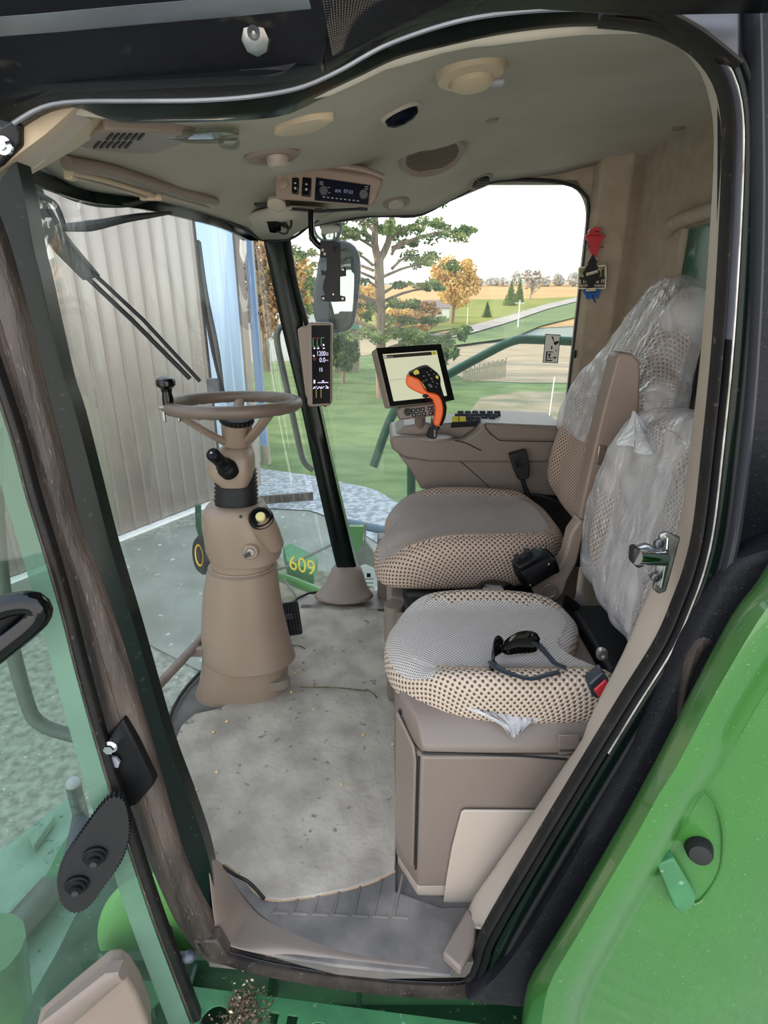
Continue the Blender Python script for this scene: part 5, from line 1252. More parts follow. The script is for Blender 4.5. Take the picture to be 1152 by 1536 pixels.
# ================================================================ passenger seat and its cabinet
bud = thing('passenger_seat', 'beige dotted passenger seat nearest the doorway, film over its backrest', 'seat', (.25, 1.12, .44))
bo_ = [(.0, 1.13), (.015, 1.23), (.08, 1.30), (.20, 1.33), (.34, 1.325), (.45, 1.29), (.485, 1.22), (.46, 1.15), (.425, 1.095), (.44, 1.035), (.485, .985), (.47, .945), (.38, .93), (.24, .93), (.12, .955), (.03, 1.03)]
def hb_(a, b, s): return .030*sstep(.11, .18, abs(b-1.13))-.022*sstep(.12, -.01, a)
pillow('seat_cushion', bo_, (0, 0, .455), (1, 0, 0), (0, 1, 0), (0, 0, 1), .105, [M['dots'], M['fine']], bud, hb_, lambda a, b, i: 1 if (i < 13 and (abs(b-1.13) < .125 or a < .12)) else 0, n=64, r=.045, bulge=.006)
MB().prism([V((.03, .98, .42)), V((.45, .96, .42)), V((.47, 1.28, .42)), V((.05, 1.27, .42))], (0, 0, .05)).build('seat_pan', M['matte'], bud, bevel=.01)
po = V((.655, 0, .555)); pW = V((.13, 0, 1)).normalized(); pN = V((-1, 0, .13)).normalized()
pb_ = [(1.16, .0), (1.03, .02), (.955, .09), (.93, .20), (.93, .33), (.965, .43), (1.05, .485), (1.16, .495), (1.28, .48), (1.36, .42), (1.395, .30), (1.395, .16), (1.35, .06), (1.27, .01)]
def hpb(a, b, s): return .022*sstep(.11, .19, abs(a-1.165))
pbk = pillow('backrest', pb_, po, (0, 1, 0), pW, pN, .115, [M['dots'], M['fine']], bud, hpb, lambda a, b, i: 1 if (i < 12 and abs(a-1.165) < .10 and b < .40) else 0, n=64, r=.045)
fo2 = [(1.16, -.01), (1.02, .01), (.945, .08), (.915, .20), (.915, .33), (.95, .44), (1.04, .50), (1.16, .515), (1.29, .50), (1.375, .44), (1.415, .30), (1.42, .16), (1.37, .05), (1.27, .0)]
bf = pillow('backrest_film', fo2, po-pN*.008, (0, 1, 0), pW, pN, .135, [M['film']], bud, hpb, None, n=100, r=.045, wob=.005)
# peaked gather of film on top
tip = P(950, 618, y=1.30); G = []
for j in range(8):
    t = j/7; r_ = .004+.075*t**1.3
    c = tip.lerp(P(962, 668, y=1.24), t)
    G.append([c+V((math.cos(a)*r_*.5*(1+.25*math.sin(a*5)), math.sin(a)*r_*(1+.2*math.sin(a*7+t*3)), .004*math.sin(a*6))) for a in [2*math.pi*k/36 for k in range(37)]])
MB().grid(G).build('film_peak', M['film2'], bf, angle=180)
# bunched film falling below the cushion
def crumple(name, rows, m, amp=.006, n=26, parent=None):
    G = []; rows = [spline([P(*q[:2], y=q[2]) for q in r], n) for r in rows]
    for j, r in enumerate(rows): G.append([p+V((0, amp*math.sin(i*1.7+j*2.1)+amp*.6*math.sin(i*3.3), amp*.5*math.sin(i*2.3+j))) for i, p in enumerate(r)])
    return MB().grid(G).build(name, m, parent, angle=180)
cr1 = crumple('plastic_wrap_scrap', [[(680, 1058, .95), (740, 1064, .945), (790, 1068, .945), (816, 1072, .945)], [(705, 1064, .935), (745, 1072, .925), (785, 1076, .93), (812, 1076, .935)], [(745, 1078, .915), (757, 1088, .91), (782, 1088, .915), (800, 1080, .925)], [(766, 1102, .905), (770, 1105, .905), (775, 1102, .905), (782, 1094, .91)]], M['film2'])
tag(cr1, 'crumpled clear plastic scrap hanging below the front cushion edge', 'plastic scrap')
# hinge bracket of the folding backrest
hb2 = thing('seat_hinge_bracket', 'black pivot bracket with steel bolt behind the passenger cushion', 'bracket', (.55, 1.0, .45))
mb = MB(); mb.prism([V((.50, 1.02, .42)), V((.66, 1.02, .42)), V((.66, 1.02, .58)), V((.60, 1.02, .66)), V((.54, 1.02, .60)), V((.50, 1.02, .52))], (0, .03, 0)); mb.build('side_plate', M['matte'], hb2, bevel=.006)
c = P(903, 982, y=1.015); MB().lathe(c, (-.3, -1, 0), [(.012, -.01), (.012, .004), (.006, .005), (.006, .0), (0, 0)]).build('pivot_bolt', M['steel'], hb2)
MB().box((.62, 1.19, .26), (.22, .34, .5)).build('lower_box', M['matte'], hb2, bevel=.01)
# black belt webbing crumpled behind
mb = MB(); 
for k in range(3): mb.tube([P(846, 905-k*4, y=1.36), P(870, 925-k*5, y=1.34), P(885, 965-k*6, y=1.30)], .012, n=8, smooth=12, flat=(1.8, .4))
tag(mb.build('belt_webbing', M['black']), 'folded black seat belt webbing between the two seats', 'seat belt')
# red buckle
rb = thing('red_release_buckle', 'black buckle with a red button beside the passenger cushion', 'seat belt buckle', P(898, 1035, y=.93))
MB().prism([P(u, v, y=.925) for u, v in ((882, 1027), (905, 1008), (912, 1018), (918, 1030), (896, 1050), (888, 1044))], (0, .03, 0)).build('buckle_body', M['slate'], rb, bevel=.004)
MB().prism([P(u, v, y=.914) for u, v in ((891, 1036), (909, 1020), (918, 1032), (900, 1048))], (0, .006, 0)).build('release_button', M['red'], rb, bevel=.002)
MB().sphere(P(885, 1036, y=.922), .003).build('rivet', M['steel'], rb)

cab = thing('seat_cabinet', 'brown plastic cabinet carrying the passenger seat', 'cabinet', (.28, 1.1, 0))
ya_, yb_ = .985, .908
xa, xb = .034, .078
def fp(z): return [V((xb, yb_, z)), V((.50, yb_, z)), V((.50, 1.36, z)), V((xa, 1.36, z)), V((xa, ya_, z))]
MB().loft([fp(.0), fp(.035)]).build('toe_kick', M['tan'], cab, bevel=.003)
def fp2(z, e=.004): return [V((xb-e*.3, yb_-e, z)), V((.50, yb_-e, z)), V((.50, 1.36, z)), V((xa-e, 1.36, z)), V((xa-e, ya_-e*.3, z))]
MB().loft([fp2(.036), fp2(.418)]).build('front_panel', M['taupe2'], cab, bevel=.006, seg=3)
MB().loft([[V((xb+.002, yb_-.004, z)) if k == 0 else p for k, p in enumerate(fp2(z))] for z in (.424, .445)]+[[V((xb-.01, yb_+.035, .485)), V((.50, yb_+.035, .485)), V((.50, 1.36, .485)), V((xa, 1.36, .485)), V((xa, ya_+.02, .485))], [V((xb-.01, yb_+.055, .492)), V((.50, yb_+.055, .492)), V((.50, 1.34, .492)), V((xa+.01, 1.34, .492)), V((xa+.01, ya_+.03, .492))]]).build('lid', M['taupe2'], cab, bevel=.008, seg=3, angle=50)
# side door on the chamfer with groove
n_ = V((yb_-ya_, -(xb-xa), 0)).normalized()
if n_.x > 0: n_ = -n_
A_ = V((xb, yb_, 0)); B_ = V((xa, ya_, 0))
q = [A_.lerp(B_, .10)+V((0, 0, .09)), A_.lerp(B_, .10)+V((0, 0, .40)), A_.lerp(B_, .2)+V((0, 0, .43)), A_.lerp(B_, .98)+V((0, 0, .47)), A_.lerp(B_, .98)+V((0, 0, .115)), A_.lerp(B_, .6)+V((0, 0, .085))]
MB().prism([p+n_*.004 for p in q], n_*.008).build('side_door', M['taupe2'], cab, bevel=.005, seg=3)
MB().tube([A_.lerp(B_, .03)+n_*.006+V((0, 0, z)) for z in (.09, .25, .415)], .0022, n=6).build('door_gap', M['matte'], cab)
MB().tube([P(u, v, y=yb_-.006) for u, v in ((634, 1129), (700, 1131), (780, 1134), (850, 1139))], .0022, n=6).build('lid_gap', M['matte'], cab)
MB().prism([P(u, v, y=yb_-.014) for u, v in ((692, 1219), (697, 1216), (820, 1217), (820, 1340), (780, 1362), (664, 1362), (670, 1318), (678, 1272))], (0, .006, 0)).build('tan_insert', M['tan'], cab, bevel=.004, seg=3)
MB().prism([P(u, v, y=yb_-.004) for u, v in ((838, 1103), (870, 1103), (870, 1130), (838, 1133))], (0, .004, 0)).build('latch_plate', M['taupe2'], cab, bevel=.002)
# ================================================================ sunglasses on the passenger cushion
sg = thing('sunglasses', 'black wraparound sunglasses lying open on the passenger seat cushion', 'sunglasses', P(780, 1000, z=.56))
def lens(px, z0, z1, dz):
    a = [P(u, v, z=z0) for u, v in px[0]]; b = [P(u, v, z=z1) for u, v in px[1]]
    return a, b
zb = .582
bot1 = [P(u, v, z=zb) for u, v in ((754, 978), (762, 981), (778, 979), (796, 978), (804, 976))]
top1 = [p+V((.002, -.006, h)) for p, h in zip([bot1[0], bot1[1], bot1[2], bot1[3], bot1[4]], (.030, .048, .056, .052, .034))]
bot2 = [P(u, v, z=zb) for u, v in ((739, 1003), (738, 995), (741, 986), (747, 981), (752, 978))]
top2 = [p+V((.0, -.004, h)) for p, h in zip(bot2, (.026, .044, .052, .046, .032))]
for bt, tpz in ((bot1, top1), (bot2, top2)):
    bb, tt = spline(bt, 14), spline(tpz, 14)
    ln = MB().grid([bb, [a.lerp(b, .5)+V((-.002, .004, 0)) for a, b in zip(bb, tt)], tt]).build('lens', M['shade'], sg, solid=.002, angle=180)
    MB().tube(bb+tt[::-1], .0022, n=8, loop=True).build('rim', M['gloss'], ln)
MB().tube([bot1[0]+V((0, 0, .018)), bot2[-1]+V((0, 0, .018))], .003).build('bridge', M['gloss'], sg)
def temple(px, zs, name='temple', r=.004):
    pts = [P(u, v, z=z) for (u, v), z in zip(px, zs)]
    MB().tube(pts, [r*1.3]*2+[r]*(len(pts)-3)+[r*1.1], n=8, smooth=26, flat=(1.7, .5)).build(name, M['slate'], sg)
temple([(802, 962), (812, 972), (822, 983), (834, 996), (849, 1002)], (.605, .604, .602, .598, .594))
temple([(737, 992), (748, 1003), (770, 1012), (795, 1018), (818, 1013), (838, 1008)], (.602, .602, .602, .603, .602, .600))
o = MB(); o.box(P(737, 1001, z=.585), (.008, .02, .022)); o.build('hinge_block', M['gloss'], sg, bevel=.003)

# ================================================================ door catch on the rear jamb
dc = thing('door_catch', 'shiny steel door striker with black roller on the rear door jamb', 'door catch', P(990, 850, y=.76))
MB().prism([P(u, v, y=.765) for u, v in ((990, 802), (1000, 798), (1022, 806), (1014, 836), (1000, 888), (988, 892), (980, 884), (986, 846))], (0, .008, 0)).build('back_plate', M['steel'], dc, bevel=.003)
MB().prism([P(u, v, y=.758) for u, v in ((1000, 808), (1004, 806), (1004, 850), (994, 886), (990, 882), (997, 846))], (0, .012, 0)).build('edge_flange', M['chrome'], dc, bevel=.002)
a, b = P(996, 838, y=.752), P(955, 836, y=.735)
MB().cyl(a, b, .011).build('pin', M['chrome'], dc); 
MB().prism([P(u, v, y=.735) for u, v in ((950, 824), (958, 822), (968, 834), (968, 850), (958, 854), (949, 846))], (0, .018, 0)).build('roller_head', M['matte'], dc, bevel=.003)
MB().prism([P(u, v, y=.76) for u, v in ((956, 822), (970, 817), (986, 822), (996, 834), (980, 838), (962, 830))], (0, .012, 0)).build('striker_arm', M['steel'], dc, bevel=.003)
for u, v in ((989, 815), (983, 866)):
    MB().lathe(P(u, v, y=.760), (0, -1, .1), [(.007, -.004), (.007, .003), (.004, .004), (.003, .001), (0, .001)]).build('bolt', M['darksteel'], dc)

# ================================================================ headliner fittings
def disc(name, u, v, parent, m, prof, sx=1, sy=1, up=V((1, 0, 0)), o_=.008, tilt=.12):
    p = CP(u, v, o_); n = (cnorm(p)+V((0, -tilt, 0))).normalized(); prof = [(prof[0][0], -.02)]+prof[1:]; return MB().lathe(p, n, prof, n=36, sx=sx, sy=sy, up=up).build(name, m, parent), p, n
def cthing(name, label, cat, u, v, group=None): return thing(name, label, cat, CP(u, v), group)
t = cthing('dome_lamp', 'round cream dome lamp high on the headliner near the doorway', 'lamp', 705, 100)
o, p, n = disc('bezel', 705, 104, t, M['cream'], [(.060, -.003), (.062, .004), (.057, .012), (.040, .016), (.036, .013), (0, .013)], 1, .9)
MB().lathe(p+n*.012+V((.004, .008, 0)), n, [(.036, 0), (.034, .007), (.026, .012), (0, .013)], n=30).build('diffuser', M['cream'], t)
MB().box(p+n*.012+V((.045, .02, 0)), (.024, .018, .008)).build('switch', M['mark'], t, bevel=.003)
t = cthing('map_lamp', 'small dark oval lamp recessed in the middle of the headliner', 'lamp', 598, 168)
o, p, n = disc('bezel', 600, 166, t, M['tan'], [(.040, -.002), (.040, .004), (.036, .007), (0, .006)], .62, 1)
MB().lathe(p+n*.006, n, [(.033, 0), (.031, .010), (.020, .016), (0, .018)], n=30, sx=.6, sy=1, up=V((1, 0, 0))).build('dark_lens', M['lcdblue'], t)
t = cthing('speaker_grille', 'round taupe speaker grille with slots set in the headliner', 'speaker', 648, 235)
o, p, n = disc('rim', 648, 233, t, M['taupe'], [(.098, -.003), (.098, .003), (.090, .007), (.078, .005), (.074, .003), (0, .003)], 1, .95, o_=.012, tilt=.30)
X = V((1, 0, 0)); X = (X-n*X.dot(n)).normalized(); Y = n.cross(X)
mb = MB(); mc = MB()
for k in range(15):
    yy = -.063+k*.009; hw = math.sqrt(max(0, .073**2-yy**2)); mb.box(p+n*.0045+Y*yy, (hw*2, .0042, .004), (X, Y, n)); 
    mc.box(p+n*.0035+Y*(yy+.0045), (hw*2, .0038, .0016), (X, Y, n))
mc.build('slots', mat('slot_brown', '4a4038', .8), t)
t = cthing('speaker_grille', 'oval taupe speaker pod left of the overhead radio', 'speaker', 408, 232)
o, p, n = disc('rim', 408, 232, t, M['taupe'], [(.056, -.003), (.056, .003), (.050, .008), (.03, .008), (.026, .004), (0, .004)], .8, 1)
MB().lathe(p+n*.006+V((.010, 0, 0)), n, [(.030, 0), (.028, .012), (.02, .018), (0, .018)], n=28, sx=.75, sy=1).build('nozzle', M['tan'], t)
for u, v, lab, rot in ((720, 270, 'round air vent with open dark louvre at the window edge of the headliner', 1), (594, 303, 'round air vent right of the overhead radio, turned closed', 0)):
    t = cthing('air_vent', lab, 'air vent', u, v, None)
    o, p, n = disc('ring', u, v, t, M['taupe'], [(.052, -.002), (.052, .004), (.045, .009), (.036, .009), (.033, .003), (0, .003)], 1, .9)
    if rot:
        b_ = MB(); b_.lathe(p+n*.004+V((.004, 0, 0)), n, [(.030, 0), (.026, .010), (0, .010)]); b_.build('ball', M['matte'], t)
        X = V((.9, .5, 0)); X = (X-n*X.dot(n)).normalized(); Y = n.cross(X); mb = MB()
        for k in (-1, 0, 1): mb.box(p+n*.012+Y*k*.012, (.052, .003, .012), (X, Y, n))
        mb.build('louvre', M['taupe2'], t)
    else:
        MB().lathe(p+n*.004, n, [(.030, 0), (.026, .010), (.016, .014), (0, .014)], n=24, sx=1.1).build('ball', M['tan'], t)
o, p, n = disc('screw_cover', 738, 181, None, M['taupe'], [(.015, -.002), (.015, .002), (.012, .004), (0, .004)]); tag(o, 'tiny round taupe cap on the open headliner between the lamps', 'cap')
o, p, n = disc('screw_cover', 1018, 192, None, M['taupe'], [(.018, -.002), (.018, .002), (.014, .004), (0, .004)]); tag(o, 'tiny taupe cap on the headliner near the rear jamb', 'cap')
t = cthing('interior_lamp', 'long cream teardrop lamp on the headliner left of the black lamp', 'lamp', 455, 182)
a = [CP(u, v)+V((0, 0, -.006)) for u, v in ((410, 192), (440, 180), (470, 173), (500, 170))]; b = [CP(u, v)+V((0, 0, -.006)) for u, v in ((425, 197), (455, 196), (480, 188), (500, 172))]
MB().band(spline(a, 14), spline(b, 14), (0, 0, .010), .003).build('lamp_body', M['cream'], t, angle=60)
t = cthing('clear_lens_strip', 'clear plastic lens strip fixed along the headliner near the header', 'lens', 300, 193)
a = [CP(u, v)+V((0, 0, -.010)) for u, v in ((238, 189), (260, 190), (290, 189), (330, 186), (358, 188))]; b = [CP(u, v)+V((0, 0, -.010)) for u, v in ((248, 195), (275, 203), (310, 205), (340, 203), (356, 198))]
MB().band(spline(a, 16), spline(b, 16), (0, 0, .006), .002).build('strip', M['lens'], t); MB().sphere(CP(342, 196)+V((0, 0, -.016)), .014, sc=(1.3, 1, .7)).build('bulb_cover', M['lens'], t)
# air outlet panel, front near corner
t = cthing('air_outlet', 'taupe air outlet panel with two rows of slots at the front corner', 'air vent', 185, 212)
c_ = [CP(118, 220, .018), CP(290, 206, .018), CP(225, 230, .018)]; pn_ = (c_[1]-c_[0]).cross(c_[2]-c_[0])
q = [PP(u, v, c_[0], pn_) for u, v in ((118, 220), (128, 205), (158, 196), (258, 199), (295, 206), (270, 218), (236, 230), (200, 231), (138, 226))]
MB().prism(q, (0, 0, .018)).build('panel', M['taupe'], t, bevel=.004, seg=3)
pp = lambda u, v: PP(u, v, c_[0]-V((0, 0, .002)), pn_)
mb = MB()
for k in range(6):
    for r_, (x0, y0_) in enumerate(((166, 205), (147, 217))):
        u = x0+k*9.3; mb.prism([pp(u-7, y0_+6), pp(u-3, y0_+6), pp(u+5, y0_-3), pp(u+1, y0_-3)], (0, 0, .003))
mb.build('slots', M['matte'], t)
# sun visor rolls
t = cthing('sun_blind', 'two part roller sun blind above the windshield', 'sun blind', 210, 262)
def CB(u, v, o_=.010): return CP(u, v)+V((0, 0, -o_))
MB().tube([CB(98, 234), CB(160, 246), CB(230, 268), CB(324, 296)], [.011, .012, .011, .009], n=14, smooth=24).build('cassette', M['taupe'], t)
MB().tube([CB(104, 248), CB(160, 262), CB(230, 286)], .0055, n=12, smooth=18).build('roller', M['cream'], t)
MB().tube([CB(106, 256), CB(160, 271), CB(218, 288)], .0035, n=10, smooth=18).build('pull_bar', M['tan'], t)
MB().tube([CB(236, 284), CB(270, 294), CB(312, 306)], .004, n=10, smooth=18).build('pull_bar', M['tan'], t)
MB().box(CB(103, 250), (.016, .02, .022)).build('end_cap', M['cream'], t, bevel=.003); MB().box(CB(226, 289), (.05, .014, .012)).build('end_cap', M['cream'], t, bevel=.003)
# cream corner moulding over the near front pillar
t = thing('corner_moulding', 'cream angular plastic moulding over the top of the front door pillar', 'moulding', P(60, 240, y=.8))
MB().prism([P(u, v, y=.79) for u, v in ((29, 178), (44, 163), (78, 159), (113, 161), (70, 200), (0, 252), (-60, 290), (-60, 262), (0, 244), (29, 222))], (0, .05, 0)).build('outer_face', M['tan'], t, bevel=.004)
A = [P(113, 161, y=.79), P(70, 200, y=.785), P(0, 252, y=.785), P(-60, 295, y=.785)]; B = [P(170, 186, y=.93), P(110, 226, y=.93), P(38, 267, y=.93), (P(-30, 300, y=.93))]
MB().band(lin(A, 12), lin(B, 12), (0, .0, .03), .003).build('lower_face', M['cream'], t, angle=60)
MB().prism([P(u, v, y=.775) for u, v in ((-40, 214), (14, 182), (29, 178), (29, 216), (0, 245), (-40, 270))], (0, .012, 0)).build('hinge_plate', M['rubber'], t, bevel=.003)
MB().lathe(P(6, 219, y=.772), (0, -1, .1), [(.010, -.002), (.010, .002), (.006, .003), (.006, .007), (0, .007)], n=20).build('bolt', M['chrome'], t)

# ================================================================ overhead radio console
rc = thing('overhead_radio_console', 'taupe overhead panel with radio and two black switches', 'radio', P(495, 285, y=1.62))
YR = 1.60
def rq(px, y=YR, s=.0): return [P(u, v, y=y+s*(v-285)) for u, v in px]
MB().prism(rq([(411, 262), (414, 254), (424, 251), (480, 250), (560, 262), (573, 268), (574, 276), (562, 305), (552, 312), (470, 303), (412, 299)], YR), (0, .10, .02)).build('panel', M['column'], rc, bevel=.008, seg=3)
MB().tube(rq([(410, 258), (424, 248), (480, 247), (540, 254), (576, 266)], YR+.01), .008, n=10, smooth=30).build('upper_lip', M['taupe'], rc)
def rp_(x, y_, yy=YR-.002): return P(340+x/3.6, 180+y_/3.6, y=yy)
MB().prism([rp_(482, 308), rp_(780, 350), rp_(768, 468), rp_(470, 440)], (0, .004, 0)).build('radio_frame', M['taupe2'], rc, bevel=.001)
rf = MB().prism([rp_(482, 310, YR-.003), rp_(775, 352, YR-.003), rp_(764, 458, YR-.003), rp_(474, 434, YR-.003)], (0, .006, 0)).build('radio_face', M['lcdblue'], rc, bevel=.001)
rx = (rp_(775, 352)-rp_(482, 310)).normalized(); ry = V((-rx.z, 0, rx.x))
for a_, b_ in ((526, 384), (740, 404)):
    MB().lathe(rp_(a_, b_, YR-.004), (0, -1, 0), [(.0115, -.002), (.0115, .008), (.010, .011), (0, .011)]).build('knob', M['darksteel'], rf)
text('clock_text', 'AM', rp_(600, 384, YR-.005), rx, ry, .0105, M['seg_dim'], rf); text('clock_text', '07:33', rp_(657, 388, YR-.005), rx, ry, .0105, M['seg_dim'], rf)
mb = MB()
for k in range(9): mb.box(rp_(525+k*23, 416+k*2.6, YR-.0045), (.005, .0006, .002), (rx, V((0, 1, 0)), ry))
for a_, b_ in ((549, 364), (549, 392), (512, 335), (511, 346), (756, 360), (755, 372)): mb.box(rp_(a_, b_, YR-.0045), (.009, .0006, .0016), (rx, V((0, 1, 0)), ry))
mb.build('legends', M['mark'], rf)
for pts_, nm in ((((352, 308), (391, 312), (388, 402), (350, 397)), 'rocker_switch'), (((408, 306), (458, 312), (454, 416), (402, 410)), 'rocker_switch')):
    s_ = MB().prism([rp_(a, b, YR-.004) for a, b in pts_], (0, .008, 0)).build(nm, M['gloss'], rc, bevel=.003, seg=3)
    cx, cy = sum(a for a, b in pts_)/4, sum(b for a, b in pts_)/4
    MB().box(rp_(cx, cy+14, YR-.0052), (.005, .0006, .005)).build('legend', M['mark'], s_); MB().box(rp_(cx, cy-14, YR-.0052), (.005, .0006, .003)).build('legend', M['mark'], s_)
MB().lathe(rp_(308, 345), (0, -1, 0), [(.010, -.002), (.010, .003), (.006, .004), (0, .004)]).build('blank_plug', M['column'], rc)
# small sensor with brackets below
t = thing('ceiling_sensor', 'small cream round sensor in a bracket under the radio panel', 'sensor', P(416, 305, y=1.7))
MB().lathe(P(415, 304, y=1.68), (0, -.6, -.8), [(.024, 0), (.024, .01), (.016, .014), (.016, .012), (0, .014)]).build('ring', M['tan'], t)
MB().box(P(392, 307, y=1.69), (.035, .02, .008)).build('bracket', M['matte'], t, bevel=.002); MB().box(P(430, 305, y=1.69), (.014, .01, .014)).build('bracket', M['matte'], t, bevel=.002)
# corner gusset of the headliner above the far pillar
G = [[P(350, 330, y=2.05), P(380, 320, y=1.9), P(420, 312, y=1.8), P(470, 312, y=1.9), P(500, 316, y=2.1)], [P(375, 346, y=2.16), P(392, 340, y=2.1), P(420, 335, y=2.05), P(450, 333, y=2.1), P(475, 328, y=2.2)], [P(392, 358, y=2.27), P(402, 357, y=2.25), P(415, 357, y=2.24), P(430, 356, y=2.25), P(438, 352, y=2.28)]]
o = MB().grid([spline(r, 16) for r in G]).build('trim_38', M['liner'], angle=180, solid=.01); o['kind'] = 'structure'
o = MB().tube([P(*q[:2], y=q[2]) for q in ((330, 327, 1.86), (370, 346, 2.1), (395, 360, 2.28), (436, 358, 2.28), (470, 334, 2.3), (500, 318, 2.3))], .005, n=8, smooth=40).build('trim_39', M['matte']); o['kind'] = 'structure'
# power socket with capped plug
t = thing('power_socket', 'black capped power socket with loops on the headliner corner above the pillar', 'socket', P(414, 332, y=2.02))
MB().box(P(406, 324, y=2.02), (.035, .03, .04)).build('mount_block', M['tan'], t, bevel=.004)
MB().box(P(421, 326, y=2.02), (.035, .035, .05)).build('plug_body', M['matte'], t, bevel=.005)
MB().cyl(P(410, 330, y=2.0), P(413, 345, y=1.99), .022, .019).build('cap', M['gloss'], t)
mb = MB(); mb.tube([P(400, 318, y=2.0), P(397, 328, y=1.99), P(403, 334, y=1.99)], .004, n=8, smooth=10); mb.tube([P(428, 322, y=2.0), P(437, 332, y=1.99), P(434, 343, y=1.99), P(428, 334, y=1.99)], .004, n=8, smooth=14); mb.tube([P(420, 338, y=1.99), P(432, 343, y=1.98), P(428, 351, y=1.98), P(416, 347, y=1.98)], .003, n=8, smooth=14)
mb.build('strap', M['matte'], t)
# phone or mirror bracket
t = thing('device_bracket', 'flat black device bracket hanging on a bent rod from the headliner', 'bracket', P(470, 318, y=1.85))
ybk = 1.82
MB().tube([P(466, 316, y=ybk), P(467, 345, y=ybk), P(469, 358, y=ybk), P(478, 368, y=ybk), P(484, 372, y=ybk)], .0085, n=12, smooth=24).build('rod', M['gloss'], t)
MB().tube([P(432, 313, y=ybk), P(480, 317, y=ybk), P(545, 313, y=ybk)], .004, n=8).build('cross_wire', M['matte'], t)
MB().box(P(478, 316, y=ybk), (.02, .02, .01)).build('clamp', M['matte'], t, bevel=.002); MB().box(P(545, 313, y=ybk), (.025, .02, .01)).build('clamp', M['matte'], t, bevel=.002)
bx = [(480, 361), (504, 362), (511, 366), (511, 404), (516, 406), (515, 400), (519, 401), (519, 414), (510, 415), (510, 443), (518, 445), (518, 452), (500, 453), (482, 451), (481, 444), (487, 443), (484, 432), (486, 420), (489, 414), (482, 412), (482, 405), (486, 406), (487, 409), (490, 404), (490, 386), (480, 386)]
MB().prism([P(u, v, y=ybk-.012) for u, v in bx], (0, .012, 0)).build('plate', M['matte'], t, bevel=.0015)
mb = MB()
for u, v, r_ in ((484, 375, .004), (487, 381, .004), (500, 441.5, .0025), (485, 447.5, .0035), (514, 448, .0035)): mb.lathe(P(u, v, y=ybk-.013), (0, -1, 0), [(r_, 0), (r_, .002), (0, .002)], n=12)
mb.build('screw', M['steel'], t)
MB().prism([P(u, v, y=ybk-.014) for u, v in ((498, 370), (506, 370), (502, 380))], (0, .003, 0)).build('slot', M['black'], t)

# ================================================================ air fresheners on the far rear trim
yh = 2.25
t = thing('red_air_freshener', 'red lantern shaped hanging ornament on the rear window post', 'ornament', P(892, 345, y=yh))
def af(x, y_, yy=yh): return P(840+x/10.97, 320+y_/10.97, y=yy)
MB().prism([af(*q) for q in ((480, 340), (480, 290), (520, 245), (590, 225), (660, 245), (680, 290), (660, 305), (600, 290), (570, 285), (600, 305), (680, 330), (685, 355), (750, 360), (745, 400), (690, 440), (670, 500), (640, 620), (600, 720), (560, 690), (510, 640), (480, 540), (470, 440), (420, 400), (420, 365))], (0, .02, 0)).build('lantern', M['red'], t, bevel=.004)
MB().tube([af(470, 370, yh-.002), af(690, 370, yh-.002)], .003, n=8).build('rim_bead', M['red'], t)
MB().tube([af(440, 600), af(480, 575), af(450, 460)], .0015, n=6).build('cord', M['matte'], t); MB().tube([af(715, 565), af(680, 545), af(650, 570)], .0015, n=6).build('cord', M['matte'], t)
cd = thing('hanging_card', 'rounded rectangular picture card hanging behind the black tree', 'card', P(888, 415, y=yh-.01))
MB().prism([af(*q, yh-.006) for q in ((300, 900), (330, 880), (740, 848), (768, 870), (762, 1220), (740, 1242), (310, 1245), (292, 1225))], (0, .003, 0)).build('card_border', M['paper'], cd, bevel=.001)
MB().prism([af(*q, yh-.0075) for q in ((320, 905), (745, 870), (742, 1040), (315, 1050))], (0, .002, 0)).build('card_picture', M['card'], cd)
MB().prism([af(*q, yh-.0075) for q in ((315, 1050), (742, 1040), (735, 1225), (312, 1225))], (0, .002, 0)).build('card_panel', M['carddark'], cd)
MB().prism([af(*q, yh-.009) for q in ((685, 1040), (690, 930), (700, 910), (715, 912), (725, 930), (728, 1040))], (0, .002, 0)).build('silo_shape', M['carddark'], cd)
text('card_text', 'a m', af(385, 1110, yh-.0085), (1, 0, 0), (0, 0, 1), .026, M['paper'], cd); text('card_text', 'a n', af(665, 1108, yh-.0085), (1, 0, 0), (0, 0, 1), .026, M['paper'], cd)
text('card_text', 'farm', af(390, 1185, yh-.0085), (1, 0, 0), (0, 0, 1), .017, M['paper'], cd); text('card_text', 'owner', af(655, 1185, yh-.0085), (1, 0, 0), (0, 0, 1), .016, M['paper'], cd)
bt = thing('black_tree_freshener', 'flat black tree shaped air freshener with cream labels', 'air freshener', P(888, 430, y=yh-.015))
tr_ = [(545, 665), (590, 760), (625, 800), (595, 830), (640, 900), (610, 920), (670, 960), (665, 1000), (640, 1050), (620, 1060), (660, 1100), (600, 1120), (565, 1170), (560, 1215), (600, 1215), (600, 1300), (425, 1300), (425, 1215), (480, 1215), (475, 1170), (440, 1120), (380, 1090), (400, 1050), (385, 1000), (380, 970), (430, 920), (410, 910), (470, 830), (455, 820), (490, 760)]
MB().prism([af(*q, yh-.018) for q in tr_], (0, .003, 0)).build('tree_card', M['ink'], bt, bevel=.0005)
MB().prism([af(*q, yh-.0195) for q in ((430, 985), (618, 932), (628, 972), (436, 1030))], (0, .001, 0)).build('label_strip', M['paper'], bt)
MB().prism([af(*q, yh-.0195) for q in ((430, 1235), (590, 1225), (588, 1278), (430, 1285))], (0, .001, 0)).build('label_strip', M['paper'], bt)
text('label_text', 'Little Trees', af(529, 982, yh-.0205), (1, 0, .26), (-.26, 0, 1), .0085, M['ink'], bt); text('label_text', 'Black Ice', af(510, 1255, yh-.0205), (1, 0, .03), (-.03, 0, 1), .0085, M['ink'], bt)
